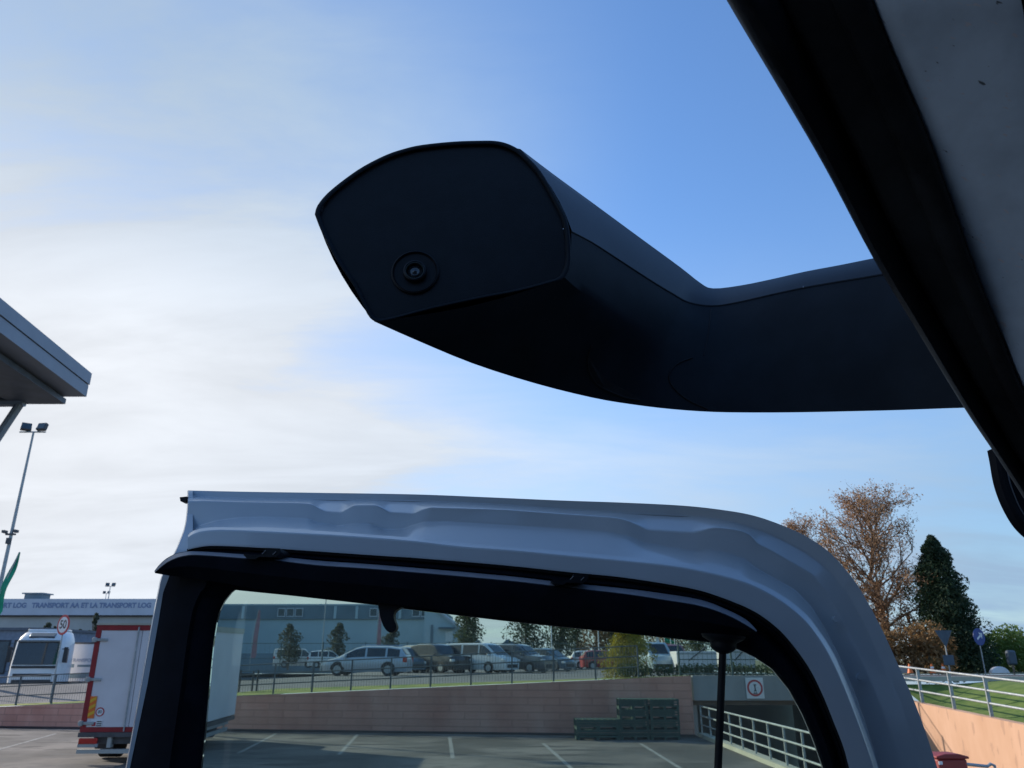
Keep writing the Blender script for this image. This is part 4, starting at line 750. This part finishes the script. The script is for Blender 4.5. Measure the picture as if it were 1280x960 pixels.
WT = [(233, 736), (294, 737.5), (360, 744), (470, 756.3), (500, 760.5), (630, 776), (700, 783.5), (780, 791.6), (840, 798), (874, 801.5), (893, 804), (908, 807), (918, 810), (931, 815.5), (944, 822), (965, 836), (986, 862), (1002.5, 892), (1016.6, 925), (1028, 958), (1041, 1004), (1058, 1120), (1078, 1302)]
rC = {k: resample(c, s_) for k, c, s_ in (('0', C0, 0), ('1', C1, 0), ('2', C2, 1), ('3', C3, 1), ('4', C4, 0), ('5', C5, 0), ('6', C6, 0), ('w', WT, 1))}
YD = {'0': 1.165, '1': 1.160, '1b': 1.140, '2': 1.122, '3': 1.112, '4': 1.074, '5': 1.066, '6': 1.064}
DOOR = empty_part('door')
keys = [('0', 1.165), ('1', 1.161)]
# cross-section: dense, depth smoothed so every fold has a soft radius
rowsUV, rowsY, rowsF = [], [], []
segs = [('0', '1', 1.182, 1.180, 10), ('1', '2', 1.180, 1.132, 16), ('2', '3', 1.132, 1.127, 20), ('3', '4', 1.127, 1.075, 20), ('4', '5', 1.075, 1.062, 8), ('5', '6', 1.062, 1.0605, 14)]
for a, c, ya, yc, n in segs:
    for k in range(n):
        f = k / n; rowsUV.append([(p[0] + (q[0] - p[0]) * f, p[1] + (q[1] - p[1]) * f) for p, q in zip(rC[a], rC[c])]); rowsY.append(ya + (yc - ya) * f)
rowsUV.append(rC['6']); rowsY.append(1.061)
ys_ = list(rowsY)
for it in range(1): ys_ = [ys_[0]] + [(ys_[i - 1] + 2 * ys_[i] + ys_[i + 1]) / 4 for i in range(1, len(ys_) - 1)] + [ys_[-1]]
def ysc(i, y):          # the folds get shallower where the frame turns down into the pillar
    ty, val = ST[i]; g = 0 if ty == 'u' else (min(1, (90 - val) / 38) if ty == 'a' else 1)
    return y if y <= 1.124 else 1.124 + (y - 1.124) * (1 - .93 * g)
rows = [[P(u, v, ysc(i, y)) for i, (u, v) in enumerate(r)] for r, y in zip(rowsUV, ys_)]
back = [[P(u, v, 1.10) for u, v in rC['6']], [P(u, v, 1.20) for u, v in rC['6']], [P(u, v, 1.215) for u, v in rC['1']], [P(u, v + .3, 1.20) for u, v in rC['0']]]
b = MB(); b.loft(rows + back, closed=True, capends=True)
# left edge flange
Lo = spline([(234, 613), (233.6, 634), (230.5, 658), (223, 679), (218, 690), (207, 710), (201, 722), (197, 740), (188, 786), (172, 877), (157, 959), (140, 1050), (105, 1250)])
LB = [(240, 613), (240, 688), (225, 700), (212, 716), (210, 722), (203, 740), (196, 783), (183.4, 855), (161.6, 959), (143, 1050), (108, 1250)]
vs_ = [613.5 + 4 * i for i in range(160)]
def atv(poly, v): return interp([p[1] for p in poly], [p[0] for p in poly], v)
def yv(v): return interp([613, 640, 690, 720, 1260], [1.165, 1.132, 1.078, 1.080, 1.08], v)
b.loft([[P(atv(Lo, v), v, yv(v) + .05) for v in vs_], [P(atv(Lo, v), v, yv(v) + .008) for v in vs_], [P(atv(Lo, v) + 1.3, v, yv(v)) for v in vs_], [P(max(atv(LB, v) + 1, atv(Lo, v) + 2.2), v, yv(v) + .001) for v in vs_], [P(max(atv(LB, v) + 1, atv(Lo, v) + 2.2), v, yv(v) + .05) for v in vs_]], closed=True, capends=True)
b.build('door_frame_panel', M['paint'], DOOR, OFF, smooth=50)
# lower door skin, below the picture
b = MB(); q = [P(100, 1262, 1.08), P(1255, 1262, 1.06)]; b.add([q[0], q[1], Vector((q[1].x, 1.06, 1.15)), Vector((q[0].x, 1.08, 1.15)), q[0] + Vector((0, .1, 0)), q[1] + Vector((0, .1, 0)), Vector((q[1].x, 1.16, 1.15)), Vector((q[0].x, 1.18, 1.15))], [(0, 1, 2, 3), (4, 5, 6, 7), (0, 1, 5, 4), (1, 2, 6, 5), (2, 3, 7, 6), (3, 0, 4, 7)]); b.build('door_skin', M['paint'], DOOR, OFF, smooth=0)
# black inner frame (top and right)
def mixrow(a, c, f, y): return [P(p[0] + (q[0] - p[0]) * f, p[1] + (q[1] - p[1]) * f, y) for p, q in zip(rC[a], rC[c])]
b = MB(); b.loft([mixrow('6', 'w', -.01, 1.085), mixrow('6', 'w', .04, 1.070), mixrow('6', 'w', .16, 1.064), mixrow('6', 'w', .26, 1.073), mixrow('6', 'w', .30, 1.082), mixrow('6', 'w', .36, 1.076), mixrow('6', 'w', .6, 1.066), mixrow('6', 'w', .9, 1.068), mixrow('6', 'w', .985, 1.074), mixrow('6', 'w', 1, 1.084), mixrow('6', 'w', 1, 1.13), mixrow('6', 'w', -.01, 1.13)], closed=True, capends=True)
WL = [(302, 715), (299, 733), (289, 741), (280.7, 751.6), (275, 763), (271, 778), (267, 803), (264, 833), (258, 902), (252, 960), (245, 1050), (228, 1250)]
vs2 = [717 + 2 * i for i in range(40)] + [797 + 12 * i for i in range(39)]
def colrow(f, y): return [P(atv(LB, v) + (atv(WL, v) - atv(LB, v)) * f, v, y) for v in vs2]
b.loft([colrow(0, 1.10), colrow(.03, 1.075), colrow(.25, 1.058), colrow(.55, 1.050), colrow(.62, 1.056), colrow(.9, 1.060), colrow(.99, 1.066), colrow(1, 1.078), colrow(1, 1.125), colrow(0, 1.125)], closed=True, capends=True)
b.build('window_frame', M['frameblack'], DOOR, OFF, smooth=50)
# seal running inside the painted lip
b = MB(); b.tube([P(q[0] + .0, q[1] + 1.6, 1.066) for q in rC['6'][::3]], .0035, 8); b.build('weatherstrip', M['rubber'], DOOR, OFF)
b = MB(); b.tube([P(q[0], q[1] + 1.2, 1.1765) for q in rC['1'][4:500:3]], .0012, 6); b.build('sealer_bead', mat('seam_sealer', (.34, .38, .41), .7), DOOR, OFF)
for (u, v) in ((1044, 774), (1074, 846)):
    b = MB(); c_ = P(u, v, 1.115); b.tube([c_, c_ + Vector((0, -.004, 0))], [.0048, .0042], 16); b.build('plug', M['paint'], DOOR, OFF)
# glass
gp = [p for p in WL[::-1] if p[1] < 1240]; gpoly = [(229, 1240)] + gp[1:] + [q for q in rC['w'] if q[0] > 297][::4]; gpoly = [p for p in gpoly if p[1] < 1241] + [(1071, 1240)]
b = MB(); b.prism([P(u, v, 1.104) for u, v in gpoly], (0, .004, 0)); b.build('window_glass', M['glass'], DOOR, OFF, smooth=0)
# blind housing along the top of the window
T = spline([(193, 713.6), (199, 706), (208, 698), (220, 692), (232, 689.3), (244, 688.6), (272, 690), (304, 692.3), (352, 695.5), (400, 700.5), (480, 706), (630, 719), (700, 727), (780, 735), (830, 741.5), (877, 749.5), (912, 763), (934, 775), (946, 787.5)], 5)
Bt = spline([(193.5, 715.2), (200.5, 709), (210, 702), (221, 697), (232, 694.3), (244, 693.4), (272, 695), (304, 697.5), (352, 701.2), (400, 706.5), (480, 712), (630, 725), (700, 733), (780, 742), (830, 749.5), (877, 757.5), (910, 769), (931, 780), (945.5, 789.2)], 5)
Lw = spline([(194, 716.5), (202, 718), (212, 719.5), (222, 720.5), (232, 722), (246, 724), (274, 728), (304, 733.5), (352, 741), (400, 746), (480, 754.5), (630, 772), (700, 780), (780, 788), (830, 793), (875, 796), (908, 796), (930, 794), (945, 791)], 5)
n = len(T)
b = MB(); b.loft([[P(u, v, 1.060) for u, v in T], [P(u, v + .6, 1.050) for u, v in T], [P(u, v, 1.024) for u, v in Bt], [P(u, v + 1.2, 1.020) for u, v in Bt], [P((a[0] * .5 + c[0] * .5), a[1] * .5 + c[1] * .5, 1.022) for a, c in zip(Bt, Lw)], [P(u, v, 1.036) for u, v in Lw], [P(u, v, 1.064) for u, v in Lw]], closed=True, capends=True)
# the top facet has its highlight painted in: lighter grey second material
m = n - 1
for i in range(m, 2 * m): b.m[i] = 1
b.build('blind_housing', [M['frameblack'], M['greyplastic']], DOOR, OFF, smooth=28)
for (cu_, cv_) in ((341, 689), (726, 721)):
    b = MB(); c_ = [(-8.5, -4.2), (9, -3.4), (10, 1), (4, 7), (-3, 7.5), (-17, 7), (-22, 10), (-32, 9.6), (-37, 4.5), (-34, 3.2), (-22, 5.0), (-12, 3)]
    b.prism([P(cu_ + q[0], cv_ + q[1], 1.012) for q in c_], (0, .05, 0)); cl = b.build('clip', M['blackplastic'], DOOR, OFF, smooth=0)
    b = MB(); b.tube([P(cu_ - 9, cv_ - 1, 1.011), P(cu_ - 13.5, cv_ + 3.6, 1.011)], .0005, 6); b.tube([P(cu_ + 4, cv_ + .5, 1.011), P(cu_ + 0, cv_ + 4.4, 1.011)], .0005, 6); k_ = b.build('spring_wire', M['greyplastic'], DOOR, OFF)
# hook
hk = spline([(472, 752), (473.5, 762), (475.5, 772), (479, 782), (484, 789), (489.5, 790.5), (494.3, 787.5), (495.5, 782), (493.5, 777), (492, 771), (493, 765), (497, 761.5), (503, 758.5)], 4)
b = MB(); b.prism([P(u, v, 1.046) for u, v in hk], (0, .02, 0)); b.build('hook', M['blackplastic'], DOOR, OFF, smooth=30, bevel=.0015)
# knob and rod
b = MB(); kp = []
for v, r_ in ((794, 26), (798, 24), (801, 19), (803, 15.5), (805, 15), (808, 15), (811, 14), (813.5, 11.5), (815.5, 8), (817, 5)): kp.append((P(904, v, 1.02), r_ / F * 1.02))
b.tube([k[0] for k in kp], [k[1] for k in kp], 20); b.build('rod_socket', M['blackplastic'], DOOR, OFF)
b = MB(); b.tube([P(903.5, 812, 1.02), P(900, 900, 1.02), P(897.5, 960, 1.02), P(888, 1250, 1.04)], .0047, 12); b.build('blind_rod', M['rubber'], DOOR, OFF)
# little black latch on the door's outer corner
b = MB(); b.prism([P(224.5, 621.5, 1.15), P(233.8, 620.5, 1.15), P(233.8, 624.6, 1.15), P(231, 627, 1.15), P(225.5, 626.5, 1.15)], (0, .02, 0)); b.build('corner_stop', M['blackplastic'], DOOR, OFF, smooth=0)

# -------- camera mirror arm
ARM = empty_part('camera_mirror')
outline = spline([(393.4, 268), (396.7, 257), (409.4, 241.4), (432, 223), (455, 207.5), (482.5, 193.6), (505, 186), (527.6, 181), (567, 176.9), (600, 175.8), (618, 176), (632, 178.7), (645, 184.5), (655, 192), (668, 204.5), (680, 220), (699, 254), (708, 273), (712, 290), (713.5, 310), (713, 330), (706, 347), (690, 353.5), (650, 364), (603, 373), (540, 386.5), (500, 397), (477, 402.3), (468, 401.5), (459, 392.5), (443, 360), (420.6, 326), (402.4, 291), (393.4, 268)], 3)[:-1]
# feature rails along the arm: A top silhouette, B seam, C crease, D lower silhouette, E/F hidden back
ra = {
 'A': [(650, 187, .880), (690, 217.5, .93), (740, 254, .99), (800, 298, 1.07), (850, 334.5, 1.13), (875, 354, 1.16), (891, 361, 1.165), (925, 357.5, 1.145), (965, 349.5, 1.12), (1007, 340, 1.09), (1050, 332, 1.06), (1100, 322, 1.02), (1200, 303, .95), (1330, 285, .87), (1500, 262, .80)],
 'B': [(714, 289, .858), (738, 301.5, .90), (769, 321.5, .955), (811, 349, 1.02), (842, 368, 1.07), (861, 378, 1.10), (889, 382.5, 1.11), (920, 378.5, 1.095), (962, 369, 1.07), (1004, 360, 1.045), (1050, 352, 1.015), (1101, 343.5, .98), (1200, 325, .91), (1330, 310, .83), (1500, 295, .76)],
 'C': [(706, 347, .850), (722, 361, .885), (748, 380, .93), (784, 405, .985), (815, 424, 1.03), (840, 436, 1.055), (880, 447, 1.065), (925, 447, 1.05), (965, 441, 1.03), (1010, 433, 1.005), (1060, 424, .975), (1120, 415, .94), (1210, 400, .88), (1330, 385, .80), (1500, 375, .74)],
 'D': [(468, 402, .850), (520, 425, .885), (590, 454, .93), (668, 479, .98), (740, 497, 1.02), (790, 505.5, 1.045), (840, 511.5, 1.055), (892, 515, 1.045), (945, 515.7, 1.03), (1000, 515.4, 1.005), (1060, 514.2, .975), (1125, 512.6, .94), (1215, 509.5, .88), (1340, 508, .80), (1510, 508, .74)],
 'E': [(400, 285, .86), (475, 340, .96), (560, 380, 1.03), (650, 420, 1.09), (720, 450, 1.13), (770, 465, 1.15), (820, 475, 1.165), (880, 480, 1.16), (940, 480, 1.145), (1000, 478, 1.12), (1060, 475, 1.09), (1125, 470, 1.05), (1220, 465, .98), (1340, 460, .90), (1510, 455, .83)],
 'F': [(560, 180, .875), (630, 225, .98), (690, 275, 1.05), (760, 330, 1.12), (815, 375, 1.17), (845, 395, 1.19), (885, 400, 1.195), (930, 395, 1.18), (975, 388, 1.155), (1020, 380, 1.13), (1070, 372, 1.10), (1130, 362, 1.06), (1220, 350, .99), (1340, 335, .91), (1510, 320, .84)]}
rf = {k: spline(v, 3) for k, v in ra.items()}; nst = len(rf['A'])
def shell(order, name, m_, inflate=0, bul=.10):
    rings = []
    for i in range(nst):
        pts = [P(*rf[k][i]) for k in order]; c = sum((P(*rf[k][i]) for k in 'ABCDEF'), Vector()) / 6; r = []
        for a, d in zip(pts[:-1], pts[1:]):
            for j in range(6):
                f = j / 6; p = a.lerp(d, f); p = p + (p - c).normalized() * (4 * f * (1 - f)) * (d - a).length * bul; r.append(p)
        r.append(pts[-1]); r = [p + (p - c).normalized() * inflate for p in r]; rings.append(r)
    cols = [list(q) for q in zip(*rings)]; return cols
def build_shell(cols, name, m_, close=False):
    b = MB(); b.loft(cols); return b.build(name, m_, ARM, OFF, smooth=40)
up_ = shell('FAB', 'u', None, .0012, .05); lo_s = shell('BCDEF', 'l', None, 0, .04)
build_shell(up_, 'upper_shell', M['blackshell']); low_o = build_shell(lo_s, 'lower_shell', M['shelldark'])
b = MB(); b.tube([P(q[0], q[1] + .4, q[2] - .0005) for q in rf['B']], .0011, 6); b.build('seam_gasket', M['rubber'], ARM, OFF)
# thin joint across the top shell
b = MB(); b.tube([P(1008, 339.5, 1.088), P(1004.5, 348, 1.07), P(1004, 359.5, 1.043)], .0005, 6); b.build('shell_joint', M['greyplastic'], ARM, OFF)
# front visor rim + recessed camera face
cu_, cv_ = 560, 300
def sc(k, y, du=0, dv=0): return [P(cu_ + (u - cu_) * k + du, cv_ + (v - cv_) * k + dv, y) for u, v in outline]
ofy = lambda u, v: .8490
def rim(k, dy, du=0, dv=0): return [P(cu_ + (u - cu_) * k + du, cv_ + (v - cv_) * k + dv, ofy(u, v) + dy) for u, v in outline]
b = MB(); rr = [rim(.90, .13, 30, 12), rim(.975, .05, 8, 4), rim(.997, .012), rim(1.0, .006), rim(.996, .001), rim(.98, .0002), rim(.965, .0014), rim(.955, .0052)]
rr = [r + [r[0]] for r in rr]; b.loft(rr); b.build('visor_rim', M['shelldark'], ARM, OFF, smooth=60)
ring_ = rim(.957, .005); uvr = [(cu_ + (u - cu_) * .957, cv_ + (v - cv_) * .957) for u, v in outline]
umin, umax = min(q[0] for q in uvr) + .4, max(q[0] for q in uvr) - .4
def outl(u):
    hits = []
    for a, c in zip(uvr, uvr[1:] + uvr[:1]):
        if (a[0] - u) * (c[0] - u) <= 0 and a[0] != c[0]: hits.append(a[1] + (c[1] - a[1]) * (u - a[0]) / (c[0] - a[0]))
    return min(hits), max(hits)
brow = [(395, 270), (440, 296), (482, 285), (530, 268), (567, 254), (623, 232), (665, 223), (690, 240), (712, 285)]
rws = [[] for _ in range(9)]
for i in range(70):
    u = umin + (umax - umin) * i / 69; t0, b0 = outl(u); bv = min(max(interp([q[0] for q in brow], [q[1] for q in brow], u), t0 + .8), b0 - .8); e_ = min(1, (u - umin) / 60, (umax - u) / 40); dp_ = .0 * max(0, e_) ** .7
    for j, (f, k) in enumerate(((0, 0), (.5, .52), (.85, .9), (1, 1))): v = t0 + (bv - t0) * f; rws[j].append(P(u, v, ofy(u, v) + .006 + dp_ * k))
    for j, (f, k) in enumerate(((.12, .93), (.4, .66), (.75, .3), (.97, .05), (1, 0))): v = bv + (b0 - bv) * f; rws[4 + j].append(P(u, v, ofy(u, v) + .006 + dp_ * k))
b = MB(); b.loft(rws); face = b.build('camera_face', M['blackplastic'], ARM, OFF, smooth=180)
# lens rings
fb = BVHTree.FromPolygons([v.co + OFF for v in face.data.vertices], [tuple(p.vertices) for p in face.data.polygons]); h_ = fb.ray_cast(Vector((0, 0, H)), ray(519, 341).normalized()); nrm = h_[1] if h_[1].y < 0 else -h_[1]; lc = h_[0] + nrm * .0025
def ringm(r0, r1, d0, d1, nseg=40):
    e = nrm.orthogonal().normalized(); f_ = nrm.cross(e); A_ = [lc + (e * math.cos(6.28319 * k / nseg) + f_ * math.sin(6.28319 * k / nseg)) * r0 + nrm * d0 for k in range(nseg + 1)]; B_ = [lc + (e * math.cos(6.28319 * k / nseg) + f_ * math.sin(6.28319 * k / nseg)) * r1 + nrm * d1 for k in range(nseg + 1)]; return A_, B_
def turned(prof, name, m_, par):
    b = MB(); rws = [ringm(r, r, d, d)[0] for r, d in prof]; b.loft(rws); return b.build(name, m_, par, OFF, smooth=50)
px_ = .86 / F * 1.02
turned([(34 * px_, -.012), (32.5 * px_, .0005), (30.5 * px_, .0015), (28.5 * px_, -.0015), (16 * px_, -.002), (15 * px_, .003)], 'lens_bezel', M['blackplastic'], face)
turned([(16 * px_, -.004), (15.2 * px_, .0045), (13.4 * px_, .0052), (12.4 * px_, .002), (11.5 * px_, -.002)], 'lens_ring', M['blackshell'], face)
turned([(13 * px_, .0020), (12.6 * px_, .0042), (11.9 * px_, .0042), (11.4 * px_, .001)], 'inner_ring', mat('lens_metal', (.06, .065, .06), .35, metal=.8), face)
turned([(11.6 * px_, -.001), (8 * px_, .0012), (6.5 * px_, .0022), (6 * px_, .0012), (5 * px_, .0010), (.01 * px_, .0032)], 'lens_glass', M['glassdark'], face)
# underside recess and curved joint, laid on the lower shell's surface
dg = bpy.context.evaluated_depsgraph_get(); dg.update(); bvh = BVHTree.FromPolygons([v.co + OFF for v in low_o.data.vertices], [tuple(p.vertices) for p in low_o.data.polygons])
def hit(u, v, lift=.0008):
    h = bvh.ray_cast(Vector((0, 0, H)), ray(u, v).normalized()); return h[0] - ray(u, v).normalized() * lift if h[0] is not None else None
def groove(pts, r, name, m_):
    q = [hit(u, v) for u, v in spline(pts, 5)]; q = [p for p in q if p is not None]
    if len(q) > 2: b = MB(); b.tube(q, r, 6); b.build(name, m_, ARM, OFF)
groove([(866, 447), (848, 454), (838, 465), (837, 476), (846, 489), (862, 501), (884, 511)], .0011, 'cap_joint', M['rubber'])
groove([(740, 432), (735, 448), (737, 466), (746, 480), (763, 490), (785, 498), (800, 500)], .0014, 'recess_edge', M['rubber'])
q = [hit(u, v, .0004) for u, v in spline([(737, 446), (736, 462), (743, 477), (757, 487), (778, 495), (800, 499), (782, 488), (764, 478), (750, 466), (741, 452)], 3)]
if all(p is not None for p in q): b = MB(); b.prism(q, (0, .002, 0)); b.build('recess_painted_shade', M['rubber'], ARM, OFF, smooth=0)  # flat dark crescent on the shell, painting in the recess's shade
groove([(889, 386), (887, 405), (884, 425), (880, 444)], .0008, 'panel_joint', M['rubber'])

# -------- roof edge above us: door seal, trim strip, painted panel
FR = empty_part('door_opening_frame')
F0 = spline([(700, -380), (790, -210), (850, -105), (908, 0), (971, 106), (1031, 209), (1091, 322), (1148, 416), (1204, 508), (1246, 571), (1290, 640), (1345, 740), (1450, 940)], 5)
F1 = spline([(800, -380), (880, -210), (930, -105), (980, 10), (1022, 95), (1062, 175), (1128, 314), (1176, 402), (1222, 485), (1262, 556), (1308, 630), (1365, 740), (1470, 940)], 5)
F2 = spline([(950, -380), (1020, -210), (1060, -105), (1091, 0), (1127, 92), (1163, 178), (1218, 335), (1248, 410), (1276, 480), (1318, 560), (1360, 640), (1420, 740), (1540, 940)], 5)
F3 = spline([(1120, -380), (1190, -210), (1230, -105), (1266, 0), (1276, 92), (1296, 178), (1330, 335), (1360, 410), (1400, 480), (1440, 560), (1480, 640), (1540, 740), (1660, 940)], 5)
F4 = [(u + 260, v - 40) for u, v in F3]
def yf(v): return interp([-400, 0, 300, 600, 940], [.34, .44, .56, .68, .78], v)
def rowf(Fa, Fb, f, dy): return [P(a[0] + (c[0] - a[0]) * f, a[1] + (c[1] - a[1]) * f, yf(a[1]) + dy) for a, c in zip(Fa, Fb)]
b = MB(); b.loft([rowf(F0, F1, .02, .030), rowf(F0, F1, 0, .012), rowf(F0, F1, .06, .004), rowf(F0, F1, .2, -.003), rowf(F0, F1, .45, -.005), rowf(F0, F1, .75, .002), rowf(F0, F1, 1, .012), rowf(F0, F1, 1, .05), rowf(F0, F1, .1, .06)], closed=True, capends=True); b.build('door_seal', M['rubber'], FR, OFF, smooth=60)
b = MB(); b.loft([rowf(F1, F2, 0, .020), rowf(F1, F2, .02, .008), rowf(F1, F2, .1, .004), rowf(F1, F2, .55, .0), rowf(F1, F2, .62, -.006), rowf(F1, F2, .9, -.010), rowf(F1, F2, .99, -.008), rowf(F1, F2, 1.0, .0), rowf(F1, F2, 1, .04), rowf(F1, F2, 0, .045)], closed=True, capends=True); b.build('trim_strip', mat('trim_black', (.017, .0175, .018), .6, var=.3, scale=18, bump=.12, bscale=700, spec=.3), FR, OFF, smooth=60)
b = MB(); b.loft([rowf(F2, F3, -.005, .015), rowf(F2, F3, .0, .0), rowf(F2, F3, .03, -.006), rowf(F2, F3, .2, -.012), rowf(F2, F3, .5, -.021), rowf(F2, F3, .85, -.031), rowf(F2, F3, 1, -.035), rowf(F2, F3, 1.06, -.036), rowf(F2, F3, 1.06, .06), rowf(F2, F3, 0, .06)], closed=True, capends=True); b.build('painted_panel', M['paint_roof'], FR, OFF, smooth=60)
b = MB(); b.loft([rowf(F3, F4, .02, .005), rowf(F3, F4, .5, -.03), rowf(F3, F4, 1, -.05), rowf(F3, F4, 1, .08), rowf(F3, F4, .02, .08)], closed=True, capends=True); b.build('headliner', M['rubber'], FR, OFF, smooth=60)
# glass-edged flap behind the seal at the right edge
fl = spline([(1242, 560), (1245, 575), (1249, 598), (1255, 618), (1264, 638), (1276, 657), (1292, 672), (1310, 680)], 4); fi = spline([(1253, 566), (1256, 580), (1260, 600), (1266, 618), (1274, 636), (1284, 650), (1296, 660), (1312, 667)], 4)
b = MB(); yb_ = .80; b.prism([P(u, v, yb_) for u, v in fl] + [P(1345, 690, yb_), P(1345, 600, yb_), P(1300, 540, yb_)], (0, .012, 0)); fl_o = b.build('quarter_pane', M['frameblack'], FR, OFF, smooth=0)
b = MB(); b.loft([[P(u, v, yb_ - .006) for u, v in fl], [P(u * .5 + q[0] * .5, v * .5 + q[1] * .5, yb_ - .010) for (u, v), q in zip(fl, fi)], [P(u, v, yb_ - .004) for u, v in fi], [P(u, v, yb_ + .014) for u, v in fi], [P(u, v, yb_ + .014) for u, v in fl]], closed=True, capends=True); b.build('pane_rubber', M['frameblack'], FR, OFF, smooth=50)
b = MB(); b.tube([P(u + 1.5, v, yb_ - .004) for u, v in fi], .0006, 6); b.build('pane_edge', M['greyplastic'], FR, OFF)
# cab body behind and right of the viewer
b = MB(); bbox(b, .98, 3.3, -1.7, .55, 1.0, 3.5); bbox(b, -.9, .98, -1.7, -.45, 1.0, 3.5); b.build('cab_body', M['steel'], TR, OFF, smooth=0, bevel=.05)
b = MB(); bbox(b, .3, 3.1, -1.7, .3, .35, .98); b.build('chassis', M['steel'], TR, OFF, smooth=0)
for yy in (-1.1,): b = MB(); b.tube([(2.9, yy, .5), (3.25, yy, .5)], .5, 28); b.build('wheel', M['tyre'], TR, OFF)
b = MB(); b.tube([(.95, -1.1, .5), (1.3, -1.1, .5)], .5, 28); b.build('wheel', M['tyre'], TR, OFF)
